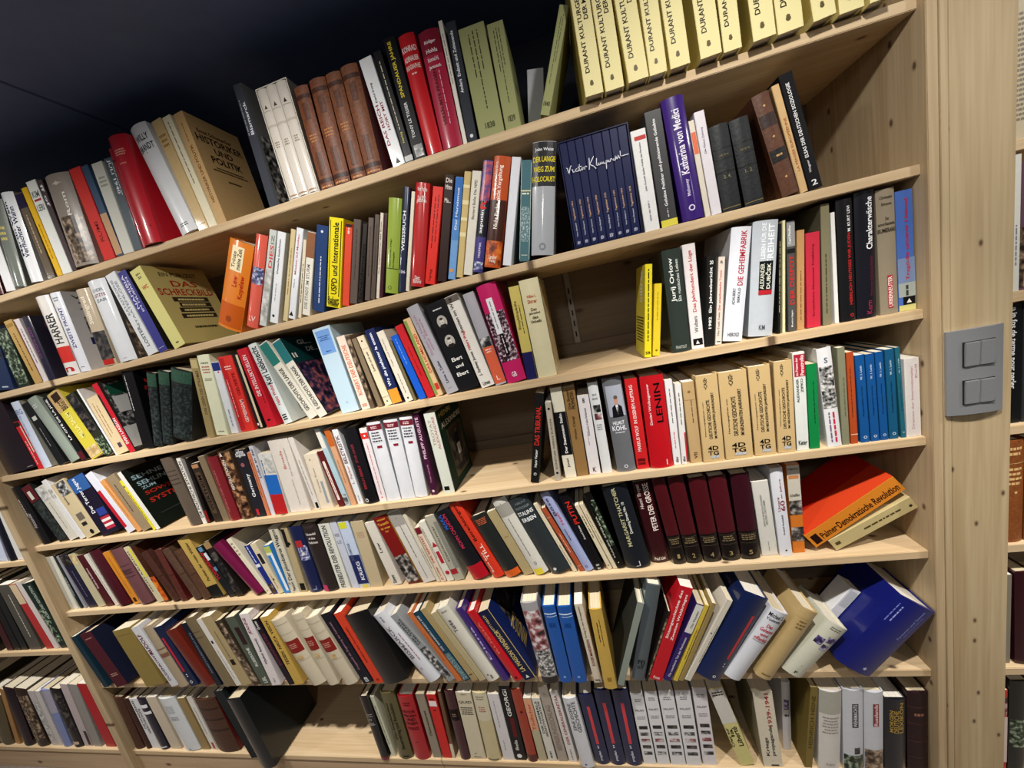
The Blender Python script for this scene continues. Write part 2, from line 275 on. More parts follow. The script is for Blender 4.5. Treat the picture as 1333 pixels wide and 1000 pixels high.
# ---------------------------------------------------------------- books
# row|binding|x z y thickness height depth lean|spine|front|back|description|printing, with one book's painted side shade
BOOKS = """
1|H|-2.2520 1.3706 0.0000 0.0421 0.2137 0.1411 0.1594|#5a2420|||dark red hardback at the far left end, partly cut off|xu #b09070 .3 .8 .5 .3
1|P|-2.1977 1.3677 0.0000 0.0349 0.2051 0.1354 0.1092|#e9eaea|||white paperback with pale blank spine beside the grey-green one|xu #9aa0a8 .5 .9 .5 .3
1|H|-2.1603 1.3725 0.0000 0.0457 0.2266 0.1496 0.1888|#7d837b|||grey-green hardback with faded yellow lettering|xh #c8bc78 .62 .6 .3 3
1|H|-2.0942 1.3685 0.0000 0.0439 0.2305 0.1521 0.1057|#eef0f2|||white hardback lettered with blue-black script down its spine|u #26305a .3 .9 .3 .24 Martin Wein ; u #26305a .28 .84 .62 .3 Verfluchter Wahn
1|P|-2.0319 1.3647 0.0000 0.0266 0.2208 0.1457 0.0295|#6f6252|||slim brown book with a dark violet head|b #2c2346 .83 .99 ; xu #b9a98e .3 .75 .5 .3
1|P|-1.9969 1.3639 0.0000 0.0199 0.2275 0.1502 -0.0004|#e3b92d|||slim bright yellow book|xu #a8801a .2 .6 .5 .3
1|P|-1.9752 1.3641 0.0000 0.0341 0.2364 0.1560 0.0063|#e6e8e2|||white book with stacked grey letters at its head|h #7d8580 .86 .7 .26 KIM ; h #b0404a .8 .7 .12 — ; h #7d8580 .72 .7 .3 LERI
1|h|-1.9394 1.3642 0.0000 0.0147 0.2308 0.1523 0.0226|#55484a|||mauve-grey book with pale lettering at its head|d #e8e2e4 .72 .95 .5 .6 ff of
1|H|-1.9228 1.3699 0.0000 0.0806 0.2250 0.1485 0.0750|#9b9186|||thick grey-brown picture book with pale lettering and dark photo foot|p brown .03 .55 .15 .98 ; h #cfc8bc .9 .4 .1 ✦ ; u #f0ece4 .55 .8 .62 .14 Rom
1|P|-1.8233 1.3639 0.0000 0.0383 0.2262 0.1493 -0.0026|#d8352c|||glossy red paperback beside the blue and tan book|u #8c1a18 .2 .42 .5 .3 RUMI
1|P|-1.7797 1.3639 0.0000 0.0220 0.2229 0.1471 -0.0179|#3f5a78|||book with a slate-blue upper half and tan lower half|b #c9a37c .02 .48
1|h|-1.7560 1.3647 0.0000 0.0350 0.2188 0.1444 0.0236|#dcdcd2|||off-white book with a pale ribbed head|xh #a8a89c .8 .7 .2 3
1|P|-1.7192 1.3652 0.0000 0.0261 0.2190 0.1446 0.0482|#55626a|||slate-grey book with white capitals reading JULI 1940|d #f2f4f4 .62 .98 .5 .42 JULI 1940 ; xu #d0d6d8 .6 .95 .85 .15
1|H|-1.6875 1.3642 -0.0020 0.0103 0.2336 0.1541 0.0307|#a82430|||narrow dark red book with black letters at its head|h #3c1016 .88 .7 .35 EIB
1|H|-1.6753 1.3661 -0.0060 0.0534 0.2499 0.1650 0.0417|#c22434|||thick glossy red hardback with gold-pink print near its head|xh #eeb0a0 .85 .6 .1 3 ; xh #e09080 .75 .5 .04 1 ; k #8a1420 .16 .8 .1 star
1|H|-1.5697 1.3639 0.0080 0.0506 0.2632 0.1737 -0.1589|#e8eaec|||white hardback with black serif name and small emblem at head|h #2a2a3a .885 .72 .13 WILLY ; h #2a2a3a .80 .85 .13 BRANDT ; k #444444 .75 .45 .05 disc ; xh #888888 .08 .5 .06 2
1|P|-1.5169 1.3639 0.0080 0.0290 0.2615 0.1726 -0.1137|#d3b988|||tan paperback with faint brown print at its head|xh #a5804c .82 .7 .2 3 ; r #b08c58 .05 .055 .1 .9
1|P|-1.4859 1.3639 0.0080 0.0243 0.2605 0.1719 -0.1070|#e9e1c4|||slim cream paperback beside the tan cover with big capitals|xu #8a8070 .4 .95 .5 .22
1|P|-1.4598 1.3639 0.0080 0.0269 0.2577 0.1500 -0.0806|#c9a877|||tan paperback whose cover reads HISTORIKER UND POLITIK|u #7a5a38 .2 .72 .55 .3 HISTORIKER UND POLITIK ; xu #8a6a44 .75 .92 .5 .15 ; Rh #3a2c20 .87 .62 .05 Ernst Schumacher@.45 ; Rh #2e241a .80 .85 .09 HISTORIKER@.5 ; Rh #2e241a .71 .34 .08 UND@.5 ; Rh #2e241a .62 .58 .09 POLITIK@.5 ; Rxh #5a4630 .53 .7 .05 2 ; Rxh #5a4630 .43 .3 .03 1
1|P|-1.3060 1.3641 0.0080 0.0229 0.2651 0.1500 0.0080|#4b4f57|#8d8f8e||dark grey paperback with white lettering leaning on the slipcase|u #e4e6ea .6 .86 .62 .35 Bismarck ; xu #aab0b8 .6 .88 .2 .15 ; Rp bw .02 .6 .05 .95
1|S|-1.2465 1.3639 0.0040 0.0818 0.2382 0.1400 -0.0128|#e2dccf|||white card slipcase holding three matching white volumes|
1|H|-1.2435 1.3669 0.0050 0.0228 0.2312 0.1340 -0.0128|#e4ddd2|||first white volume in the card slipcase, beside its left wall|k #5a5048 .84 .5 .35 tri ; r #8a8074 .80 .803 .1 .9 ; r #cfc6b8 .66 .68 .05 .95 ; xh #a89c8c .5 .5 .1 3 ; r #b08a70 .02 .03 .1 .9
1|H|-1.2200 1.3672 0.0050 0.0253 0.2312 0.1340 -0.0128|#e4ddd2|||middle white volume in the card slipcase|k #5a5048 .84 .5 .35 tri ; r #8a8074 .80 .803 .1 .9 ; r #cfc6b8 .66 .68 .05 .95 ; xh #a89c8c .5 .5 .1 3 ; r #b08a70 .02 .03 .1 .9
1|H|-1.1939 1.3676 0.0050 0.0254 0.2312 0.1340 -0.0128|#e4ddd2|||last white volume in the card slipcase, beside the leather set|k #3a3028 .84 .5 .35 tri ; r #8a8074 .80 .803 .1 .9 ; r #cfc6b8 .66 .68 .05 .95 ; xh #a89c8c .5 .5 .1 3 ; r #b08a70 .02 .03 .1 .9
1|D|-1.1592 1.3643 0.0040 0.0340 0.2104 0.1388 0.0109|#8a5538|#5e1a1c||tan leather volume next to the white slipcase|r #56301f .88 .92 .02 .98 ; r #6e4026 .68 .84 .3 .7 ; xh #c08858 .5 .6 .14 3 ; r #6e4026 .13 .36 .3 .7 ; r #4a2a20 .06 .1 .02 .98 ; xh #d8a070 .02 .8 .05 1
1|D|-1.1230 1.3649 0.0040 0.0390 0.2125 0.1403 0.0265|#8a5538|#5e1a1c||second tan leather volume from the white slipcase|r #56301f .88 .92 .02 .98 ; r #6e4026 .68 .84 .3 .7 ; xh #c08858 .5 .6 .14 3 ; r #6e4026 .13 .36 .3 .7 ; r #4a2a20 .06 .1 .02 .98 ; xh #d8a070 .02 .8 .05 1
1|D|-1.0802 1.3645 0.0040 0.0356 0.2120 0.1399 0.0168|#8d5a3c|#5e1a1c||third tan leather volume from the white slipcase|r #56301f .88 .92 .02 .98 ; r #6e4026 .68 .84 .3 .7 ; xh #c08858 .5 .6 .14 3 ; r #6e4026 .13 .36 .3 .7 ; r #4a2a20 .06 .1 .02 .98 ; xh #d8a070 .02 .8 .05 1
1|D|-1.0424 1.3645 0.0040 0.0391 0.2142 0.1500 0.0165|#8d5a3c|#6a1a20||tan leather volume with bare dark red side, end of its set|r #56301f .88 .92 .02 .98 ; r #6e4026 .68 .84 .3 .7 ; r #6e4026 .13 .36 .3 .7 ; r #4a2a20 .06 .1 .02 .98 ; xh #d8a070 .02 .8 .05 1
1|P|-0.9776 1.3639 0.0040 0.0292 0.2162 0.1427 -0.0774|#eceef0|||white paperback lettered DAS REICH HÖRT MIT in crimson|u #9a2440 .2 .58 .25 .24 DAS REICH ; u #9a2440 .33 .6 .62 .24 HÖRT MIT ; u #555555 .6 .78 .35 .2 David Irving ; k #555555 .05 .5 .4 tri
1|P|-0.9465 1.3639 0.0040 0.0182 0.2196 0.1450 -0.0589|#1c1c20|||slim black paperback with small cream print|xu #d8d0b8 .3 .92 .45 .2 ; u #d8cc60 .18 .28 .5 .3 Herbig ; b #c8c8c8 .01 .06
1|P|-0.9261 1.3639 0.0040 0.0276 0.2342 0.1546 -0.0271|#15151a|||black paperback lettered SPANDAUER JAHRE in yellow|u #e8d64a .52 .97 .45 .36 SPANDAUER JAHRE ; u #e4e4e4 .18 .48 .45 .24 TONY LE TISSIER ; p bw .02 .12 .2 .9
1|H|-0.8948 1.3639 0.0040 0.0345 0.2269 0.1497 -0.0181|#c8242c|||bright red hardback with white block lettering at its head|h #f4e8e4 .88 .9 .11 KONRAD ; h #f4e8e4 .80 .9 .1 ADENAUER ; h #f0d8d0 .735 .9 .09 BIOGRAPHIE ; xh #f0c8c0 .68 .4 .04 1
1|H|-0.8578 1.3642 0.0040 0.0427 0.2185 0.1442 0.0060|#b02a48|||raspberry hardback lettered VERSÄUMTE FRAGEN in dark capitals|b #8c2038 .8 .995 ; h #f2e6ea .90 .55 .08 Rüdiger ; h #f2e6ea .83 .55 .08 Hohls ; h #f2e6ea .76 .55 .08 Konrad H. ; h #f2e6ea .695 .6 .08 Jarausch ; u #5c1226 .2 .68 .4 .2 VERSÄUMTE FRAGEN ; xu #f0c0cc .2 .66 .65 .06
1|P|-0.8133 1.3640 0.0040 0.0083 0.2281 0.1506 0.0116|#e8e4d8|||very slim white book between raspberry hardback and dark grey one|xu #88847c .5 .9 .5 .3
1|P|-0.8032 1.3645 0.0040 0.0205 0.2200 0.1452 0.0289|#3c4048|||dark grey paperback lettered Anders Endzeit und Zeitenende|u #f0f2f4 .42 .93 .4 .32 Anders  Endzeit und Zeitenende ; k #e0e2e4 .05 .5 .35 disc
1|h|-0.7767 1.3644 0.0040 0.0532 0.2006 0.1600 0.0085|#a5a878|||thick olive-green volume numbered 1838|xu #4a4c30 .55 .93 .35 .08 ; xu #4a4c30 .25 .95 .52 .08 ; xu #4a4c30 .6 .95 .68 .07 ; h #4a4c30 .1 .38 .13 1838
1|h|-0.7206 1.3644 0.0040 0.0324 0.1906 0.1600 0.0161|#a5a878|||thick olive-green volume numbered 1839 with bare side cover|xu #4a4c30 .55 .93 .35 .09 ; xu #4a4c30 .25 .95 .52 .08 ; xu #4a4c30 .6 .95 .68 .08 ; h #4a4c30 .1 .45 .14 1839 ; Rxh #5a5c3c .86 .7 .04 2 ; Rp brown .5 .62 .3 .6
1|P|-0.6864 1.3704 0.1300 0.0372 0.1573 0.0500 0.1751|#dde0e6|||white paper-bound book standing behind the gap between olive volumes|
1|h|-0.6468 1.3709 0.0000 0.0180 0.1839 0.1400 0.3976|#a5a878|||slim olive-green volume numbered 1840, leaning against yellow slipcases|xu #4a4c30 .3 .9 .4 .1 ; xu #4a4c30 .5 .92 .62 .1 ; h #4a4c30 .11 .7 .22 1840
1|h|-0.5584 1.3641 -0.0240 0.0334 0.2250 0.1485 0.0062|#f0e6b0||#e0d28c|yellow cultural-history volume standing next to the leaning olive volume|&dur
1|h|-0.5208 1.3639 -0.0200 0.0343 0.2250 0.1485 -0.0043|#f0e6b0||#e0d28c|second yellow cultural-history volume from the leaning olive volume|&dur
1|h|-0.4791 1.3639 -0.0240 0.0361 0.2250 0.1485 -0.0292|#f0e6b0||#e0d28c|third yellow cultural-history volume from the leaning olive volume|&dur
1|h|-0.4412 1.3639 -0.0240 0.0304 0.2250 0.1485 -0.0045|#f0e6b0||#e0d28c|fourth yellow cultural-history volume from the leaning olive volume|&dur
1|h|-0.4052 1.3639 -0.0240 0.0339 0.2250 0.1485 -0.0213|#f0e6b0||#e0d28c|fifth yellow cultural-history volume from the leaning olive volume|&dur
1|h|-0.3541 1.3639 -0.0240 0.0355 0.2250 0.1485 -0.0336|#f0e6b0||#e0d28c|sixth yellow cultural-history volume from the leaning olive volume|&dur
1|h|-0.3147 1.3639 -0.0200 0.0300 0.2250 0.1485 -0.0184|#f0e6b0||#e0d28c|seventh yellow cultural-history volume from the leaning olive volume|&dur
1|h|-0.2684 1.3639 -0.0240 0.0362 0.2250 0.1485 -0.0420|#f0e6b0||#e0d28c|eighth yellow cultural-history volume from the leaning olive volume|&dur
1|h|-0.2280 1.3639 -0.0200 0.0401 0.2250 0.1485 -0.0430|#f0e6b0||#e0d28c|ninth yellow cultural-history volume from the leaning olive volume|&dur
1|h|-0.1758 1.3639 -0.0240 0.0343 0.2250 0.1485 -0.0885|#f0e6b0||#e0d28c|tenth yellow cultural-history volume from the leaning olive volume|&dur
1|h|-0.1352 1.3639 -0.0200 0.0365 0.2250 0.1485 -0.0437|#f0e6b0||#e0d28c|yellow cultural-history volume second from the wooden post|&dur
1|h|-0.0936 1.3639 -0.0240 0.0308 0.2250 0.1485 -0.0583|#f0e6b0||#e0d28c|yellow cultural-history volume right beside the wooden post|&dur
2|P|-2.4661 1.1052 0.0040 0.0585 0.2046 0.1350 0.0391|#22242a|||black paperback at the far left end of its row|xu #c8c8c8 .3 .8 .5 .3
2|P|-2.4056 1.1118 0.0040 0.0638 0.1931 0.1275 0.1392|#2c3c60|||dark blue paperback with pale print beside the black one|p dark .5 .98 .05 .95 ; r #b8c4d0 .04 .06 .3 .7
2|P|-2.3214 1.1045 0.0040 0.0493 0.1761 0.1162 0.0323|#2e3a30|||dark green paperback with speckled picture spine|p greenbw .05 .95 .02 .98
2|P|-2.2517 1.1029 0.0040 0.0322 0.1922 0.1269 -0.0734|#c4a468|||tan paperback with small brown print|xu #7a5c30 .2 .8 .5 .25 ; r #a88440 .9 .95 .1 .9
2|P|-2.2176 1.1029 0.0040 0.0218 0.1890 0.1247 -0.0480|#dcd4d4|||slim white book with a maroon side|xu #8a7c7c .3 .85 .6 .3 ; r #6a2c38 .02 .98 .02 .15
2|H|-2.1941 1.1034 0.0040 0.0290 0.1881 0.1600 0.0159|#2c2840|||dark violet hardback with faint magenta lettering|u #7c4878 .35 .85 .5 .4 UNSERE ZEIT ; Rh #6a3c58 .85 .5 .1 M W@.4
2|H|-2.1150 1.1039 0.0040 0.0504 0.2263 0.1494 0.0199|#e8e4de|||white hardback with black block letters and red band|u #33363a .4 .78 .6 .5 HARRER ; b #d83a30 .16 .36 ; h #c03030 .07 .6 .14 n
2|H|-2.0601 1.1037 0.0040 0.0384 0.2251 0.1500 0.0209|#e6e8ee|||white hardback lettered ZWEITE FRONT in blue|u #3a3f86 .3 .82 .55 .3 ZWEITE FRONT ; xh #90949c .92 .5 .1 2 ; r #33363a .06 .065 .3 .7 ; Rh #3a3c44 .93 .45 .06 Volk@.35 ; Rh #32357c .82 .35 .12 Z@.35 ; Rp bw .45 .68 .2 .8 ; Rh #32357c .37 .35 .12 F@.35 ; Rxh #3a3c44 .24 .5 .08 2
2|H|-1.9698 1.1048 0.0040 0.0482 0.2126 0.1403 0.0388|#c6b79e|||beige hardback with dark photo foot and red corner|u #f0e8da .55 .9 .5 .4 Stalingrad ; p dark .08 .45 .02 .98 ; r #c03028 .01 .08 .1 .9
2|H|-1.9090 1.1029 0.0040 0.0627 0.2240 0.1500 -0.0118|#e2e5e8|#4a4440||thick white hardback with grey-red print at its head|h #8a9098 .88 .6 .08 DER ; h #a86868 .82 .6 .08 LETZTE ; h #8a9098 .76 .6 .08 ZAR ; r #888888 .04 .044 .4 .6 ; Rp brown .02 .5 .05 .95
2|P|-1.8082 1.1029 0.0040 0.0369 0.2300 0.1518 -0.1714|#dde0e2|||pale grey paperback with dotted grey capitals|u #9498a0 .5 .93 .3 .22 KATASTROPHE ; u #9498a0 .35 .9 .62 .22 STAATENLOSE ; u #70747c .1 .35 .5 .3 LOSTER
2|P|-1.7670 1.1029 0.0040 0.0305 0.2271 0.1500 -0.1667|#464690|#1a1a1e||violet-blue paperback with black side cover|u #d6d4ec .55 .96 .3 .28 NAMIBIA ; u #d6d4ec .5 .92 .65 .22 IM NUEREN ; r #c8c8e0 .05 .055 .2 .8
2|h|-1.7143 1.1029 0.0040 0.0410 0.2238 0.1700 -0.2274|#dcd690|#bfb274||thick pale yellow hardback whose cover reads DAS SCHRECKBILD in red|h #444030 .93 .35 .05 EIN ; xh #555040 .89 .4 .05 2 ; h #c03c30 .77 .5 .1 WC ; Rh #3a3428 .9 .6 .07 EIN PUBLIZIST@.5 ; Rh #a82a24 .78 .42 .11 DAS@.52 ; Rh #a82a24 .67 .9 .12 SCHRECKBILD@.5 ; Rr #3a3428 .54 .6 .2 .8 ; Rr #3a3428 .47 .53 .26 .8 ; Rr #3a3428 .4 .46 .22 .8 ; Rr #3a3428 .32 .38 .2 .8 ; Rxh #cdc084 .57 .5 .05 1 ; Rxh #cdc084 .5 .45 .05 1 ; Rxh #cdc084 .43 .5 .05 1 ; Rxh #cdc084 .35 .5 .05 1 ; Rxh #3a3428 .2 .55 .05 1 ; xh #555040 .06 .3 .05 1
2|H|-1.5518 1.1389 0.0040 0.0679 0.2244 0.1481 0.5592|#e58a2e|||orange hardback with red lettering, leaning right beside the open gap|r #f4e6c0 .67 .94 .22 .72 ; u #30281c .7 .88 .36 .16 Tröste ; u #30281c .69 .92 .57 .16 meine Zeit ; u #b82a1c .5 .62 .52 .2 Lew ; u #b82a1c .38 .64 .8 .2 Kopelew ; r #c8641c .03 .3 .02 .98 ; k #a04c18 .12 .5 .25 disc
2|H|-1.4698 1.1180 0.0040 0.0313 0.2308 0.1524 0.5042|#e06a58|||coral-red hardback with a blue-white photo block|p bluebw .48 .66 .02 .98 ; h #f4d0c4 .1 .6 .2 LV
2|P|-1.4335 1.1122 0.0040 0.0196 0.2370 0.1564 0.4976|#ced2cc|||pale grey book with red and green lettering at head|u #d05048 .62 .85 .6 .5 DIES ; u #7c8c84 .86 .95 .6 .4 IZ ; p greybw .05 .6 .05 .95
2|P|-1.4011 1.1130 0.0040 0.0225 0.2219 0.1500 0.4672|#e8eaec|||white paperback with thin black italic print|u #40444c .55 .92 .4 .22 Deutsche Sozialisten ; xu #9a9ea6 .25 .45 .4 .15 ; k #222222 .08 .4 .3 disc
2|P|-1.3630 1.1085 0.0040 0.0127 0.2216 0.1463 0.4585|#d8c89c|||slim cream book between two white paperbacks|xu #a08850 .3 .8 .5 .3
2|P|-1.3457 1.1110 0.0040 0.0183 0.2179 0.1438 0.4593|#e8eaee|||white paperback with thin red lettering and black chevron|u #c85060 .5 .93 .4 .25 Mission auf Moskau ; xu #9a9ea6 .35 .45 .4 .2 ; k #222222 .06 .4 .6 tri
2|P|-1.3186 1.1063 0.0040 0.0082 0.1868 0.1233 0.4260|#e6dcc4|||very slim cream booklet with dark print|xu #5c5444 .2 .7 .5 .4
2|P|-1.3048 1.1113 0.0040 0.0205 0.1968 0.1299 0.4226|#eae6da|||white paperback with a brown head band|b #9a6a4c .7 .995 ; u #9a9688 .08 .62 .4 .4 DIE STADT IM STURM
2|P|-1.2723 1.1142 0.0040 0.0299 0.2002 0.1321 0.3889|#2e4a7c|||dark blue paperback with small white print|xu #dfe4ee .1 .65 .5 .16 ; k #dfe4ee .93 .5 .2 disc
2|P|-1.2332 1.1159 0.0040 0.0361 0.2050 0.1353 0.3677|#efe024|||yellow paperback lettered USPD und Internationale in black|r #1c1c14 .13 .97 .1 .14 ; r #1c1c14 .13 .97 .84 .9 ; u #1c1c14 .15 .95 .5 .42 USPD und Internationale ; h #1c1c14 .085 .8 .18 Robert ; h #1c1c14 .04 .8 .15 Wheeler
2|P|-1.1914 1.1093 0.0040 0.0176 0.1869 0.1234 0.3688|#e2583e|||slim orange-red paperback next to the yellow one|xu #f4d0c4 .88 .95 .5 .5 ; r #2a2220 .96 .995 .05 .95
2|P|-1.1704 1.1097 0.0040 0.0187 0.1908 0.1260 0.3695|#6a5f58|||grey-brown paperback next to the slim orange-red one|xu #4a423c .3 .9 .5 .2
2|P|-1.1494 1.1071 0.0040 0.0112 0.1788 0.1180 0.3864|#3a342f|||narrow dark book with black lettering|u #14110f .03 .75 .5 .7 Scheidemann
2|P|-1.1300 1.1074 0.0040 0.0129 0.1857 0.1225 0.3573|#6e625a|||grey-brown paperback left of a thinner grey-brown one|xu #4a423c .3 .9 .5 .2
2|P|-1.1146 1.1068 0.0040 0.0108 0.1893 0.1249 0.3643|#665a52|||thin grey-brown book left of the slim cream one|xu #4a423c .3 .9 .5 .2
2|P|-1.0997 1.1054 0.0040 0.0072 0.1902 0.1256 0.3547|#e2d8c8|||slim cream book with brown print and maroon neighbour|u #5c4c40 .3 .9 .5 .45 Die Tagebücher des Erich
2|P|-1.0901 1.1053 0.0040 0.0067 0.1879 0.1240 0.3634|#4c2432|||slim maroon book next to the bright green one|
2|H|-1.0729 1.1131 0.0040 0.0309 0.2069 0.1366 0.3360|#9cb048|||bright green hardback with black print|u #2c3414 .28 .58 .35 .16 Albert Norden (Hrsg.) ; u #2c3414 .28 .45 .62 .16 Die Weissgelber ; r #2c3414 .265 .272 .02 .98 ; k #6c7c30 .06 .4 .3 ring
2|H|-1.0400 1.1080 0.0040 0.0154 0.2257 0.1490 0.3374|#28304c|||narrow navy hardback lettered WEISSBUCH in white|u #eef0f4 .4 .78 .4 .5 WEISSBUCH ; h #d8dce4 .2 .9 .5 106
2|P|-1.0226 1.1056 0.0040 0.0081 0.2144 0.1415 0.3473|#e4dcc8|||slim cream book between navy and red hardbacks|
2|H|-1.0064 1.1132 0.0040 0.0315 0.2204 0.1455 0.3334|#bc2c2c|||dark red glossy hardback with white print at its head and foot|h #f0dcd8 .94 .7 .12 Von Polen ; h #f0dcd8 .86 .6 .11 Das SPD ; h #f0dcd8 .83 .7 .1 geschichten ; h #f0dcd8 .09 .4 .1 Dietz ; h #f0dcd8 .055 .6 .1 Bücherei
2|P|-0.9719 1.1112 0.0040 0.0236 0.2066 0.1364 0.3597|#e03c30|||bright red paperback with dark red print|xu #7c1410 .38 .9 .35 .16 ; xu #7c1410 .45 .92 .65 .14 ; u #8c1814 .03 .16 .5 .3 Verlag
2|P|-0.9409 1.1098 0.0040 0.0207 0.2226 0.1469 0.3390|#3c2824|||dark brown paperback with white lettering at its head|h #e4dcd4 .95 .7 .24 Die ; h #e4dcd4 .89 .7 .2 Mitte ; h #e4dcd4 .77 .7 .25 Ma...
2|P|-0.9150 1.1084 0.0040 0.0166 0.2124 0.1402 0.3364|#7ca8d8|||pale blue paperback fading from blue at its head|b #3c78c0 .6 .995 ; b #5c90cc .4 .6 ; u #e8f0f8 .5 .9 .5 .3 Der Marxismus ; k #d8a060 .09 .4 .5 disc
2|P|-0.8949 1.1076 0.0040 0.0144 0.2186 0.1443 0.3322|#d2bc84|||tan book with slanted cream stripes|r #e8dcb0 .7 .74 .02 .98 ; r #e8dcb0 .4 .44 .02 .98 ; r #e8dcb0 .55 .58 .02 .98 ; r #e8dcb0 .85 .88 .02 .98
2|P|-0.8773 1.1096 0.0040 0.0201 0.2134 0.1409 0.3377|#e2ddd0|||off-white paperback with small grey italic lettering|u #7c766c .55 .92 .5 .3 Bernard Bolle: Die NPD
2|H|-0.8540 1.1099 0.0040 0.0210 0.2270 0.1498 0.3395|#4c4488|||violet-blue hardback lettered Rasputin in white with red initial|b #1c1c28 .33 .65 ; p redblue .65 .99 .02 .98 ; u #e03838 .58 .66 .45 .6 R ; u #f4f4f8 .36 .57 .45 .4 asputin ; p bluebw .02 .1 .02 .98 ; u #e0dcf0 .13 .28 .5 .2 TREPPER
2|H|-0.8265 1.1144 0.0040 0.0354 0.2228 0.1470 0.3315|#c4581c|||orange-brown hardback lettered Nicht Rache, nicht Vergeltung in white|b #4c2414 .24 .62 ; p orange .02 .25 .02 .98 ; u #fff4ea .36 .92 .5 .3 Nicht Rache, nicht Vergeltung ; u #e8d0c0 .7 .95 .2 .2 Peter Hanke ; h #f4e4d8 .1 .5 .1 Landver ; h #f4e4d8 .06 .4 .09 Verlag
2|P|-0.7853 1.1087 0.0040 0.0187 0.2156 0.1423 0.3142|#e2e4ea|||plain white paperback beside the teal book|
2|h|-0.7476 1.1079 0.0040 0.0216 0.1998 0.1319 0.2359|#567c84|||worn teal cloth book with pale edges and gold rule|r #c4d0c4 .02 .98 .0 .05 ; r #c4d0c4 .02 .98 .95 1 ; r #e0dcb8 .7 .712 .05 .95 ; xh #e8e4c8 .68 .8 .05 1 ; r #dce4dc .06 .066 .2 .8 ; p tealdots .2 .55 .1 .9
2|H|-0.7191 1.1132 0.0040 0.0472 0.2188 0.1444 0.2191|#aeb2b6|||silver hardback with yellow lettering at its head|b #2c2c2e .62 .995 ; h #e8e8ea .93 .8 .08 John Weiss ; h #e8d830 .85 .96 .11 DER LANGE ; h #e8d830 .765 .9 .11 WEG ZUM ; h #e8d830 .68 .98 .11 HOLOCAUST ; k #8a8e94 .08 .5 .3 ring
2|S|-0.6265 1.1043 0.0040 0.1389 0.2091 0.1500 0.0104|#1a2148|||navy blue slipcase holding eight matching narrow diaries|
2|P|-0.6235 1.1073 0.0050 0.0153 0.2021 0.1440 0.0104|#1c2450|||first narrow navy diary in the blue slipcase|&kl
2|P|-0.6077 1.1071 0.0050 0.0155 0.2021 0.1440 0.0104|#1c2450|||second narrow navy diary in the blue slipcase|&kl
2|P|-0.5917 1.1070 0.0050 0.0156 0.2021 0.1440 0.0104|#1c2450|||third narrow navy diary in the blue slipcase|&kl
2|P|-0.5756 1.1068 0.0050 0.0171 0.2021 0.1440 0.0104|#1c2450|||fourth narrow navy diary in the blue slipcase|&kl
2|P|-0.5580 1.1066 0.0050 0.0188 0.2021 0.1440 0.0104|#1c2450|||fifth navy diary in the blue slipcase|&kl
2|P|-0.5386 1.1064 0.0050 0.0146 0.2021 0.1440 0.0104|#1c2450|||sixth narrow navy diary in the blue slipcase|&kl
2|P|-0.5235 1.1063 0.0050 0.0150 0.2021 0.1440 0.0104|#1c2450|||seventh narrow navy diary in the blue slipcase|&kl
2|P|-0.5081 1.1061 0.0050 0.0169 0.2021 0.1440 0.0104|#1c2450|||last narrow navy diary in the blue slipcase|&kl
2|P|-0.4824 1.1029 0.0040 0.0285 0.1900 0.1254 -0.0075|#eaeae8|||white paperback with a short red stripe near its head|r #c4443c .9 .94 .2 .95 ; u #6a6c70 .4 .88 .5 .16 Joke Russell: Spider Politik der Parteien ; xu #9a9ca0 .1 .3 .5 .2
2|P|-0.4497 1.1029 0.0040 0.0308 0.2152 0.1420 -0.0202|#4c4c4c|||dark grey paperback with white lettering and yellow foot|b #e4d858 .0 .06 ; u #f0f0f0 .18 .93 .5 .24 Geliebte Politiker und politisierende Geliebte ; xu #c8c8c8 .08 .16 .5 .12
2|H|-0.4097 1.1029 0.0040 0.0396 0.2256 0.1489 -0.0545|#42207c|||purple hardback with large white serif lettering|u #f2eef8 .38 .9 .5 .36 Katharina von Medici ; u #e0d8f0 .2 .34 .5 .2 Mahoney ; k #e0d8f0 .1 .5 .3 ring
2|P|-0.3674 1.1029 0.0040 0.0100 0.1783 0.1177 -0.0592|#e6dece|||slim cream paperback with an orange patch|r #e88060 .66 .88 .1 .9
2|P|-0.3556 1.1029 0.0040 0.0184 0.1897 0.1200 -0.0597|#e8e4e8|||white paperback with pale violet tint beside the black leather pair|u #8c8898 .6 .85 .5 .25 Die Kleine Zeitung
2|D|-0.3351 1.1029 0.0040 0.0334 0.1564 0.1050 -0.0611|#22282a|||black leather volume with ribbed spine beside the white paperback|r #101414 .72 .74 .02 .98 ; r #101414 .6 .62 .02 .98 ; xh #6c6448 .65 .5 .06 1 ; r #101414 .45 .47 .02 .98 ; h #8c8464 .4 .4 .1 3. 4. ; r #8c7c48 .03 .04 .02 .98
2|D|-0.2950 1.1029 0.0040 0.0333 0.1571 0.1050 -0.0921|#22282a|||black leather volume with ribbed spine beside the mottled brown one|r #101414 .72 .74 .02 .98 ; r #101414 .6 .62 .02 .98 ; xh #6c6448 .65 .5 .06 1 ; r #101414 .45 .47 .02 .98 ; h #8c8464 .4 .4 .1 1. 2. ; r #8c7c48 .03 .04 .02 .98
2|D|-0.2303 1.1029 0.0040 0.0288 0.1887 0.1500 -0.2011|#6e452c|||mottled brown leather volume with gold ornaments and dark label|k #d8b078 .88 .5 .2 star ; r #3c2420 .68 .8 .05 .95 ; k #d8b078 .58 .5 .2 star ; r #181414 .34 .46 .05 .95 ; xh #c8a470 .4 .5 .06 1 ; k #d8b078 .18 .5 .2 star
2|P|-0.1992 1.1029 0.0040 0.0128 0.1967 0.1298 -0.1755|#d8b888|||slim tan paperback between brown leather and black paperback|u #a86838 .2 .7 .5 .4 LA PENSÉE EUROPÉENNE
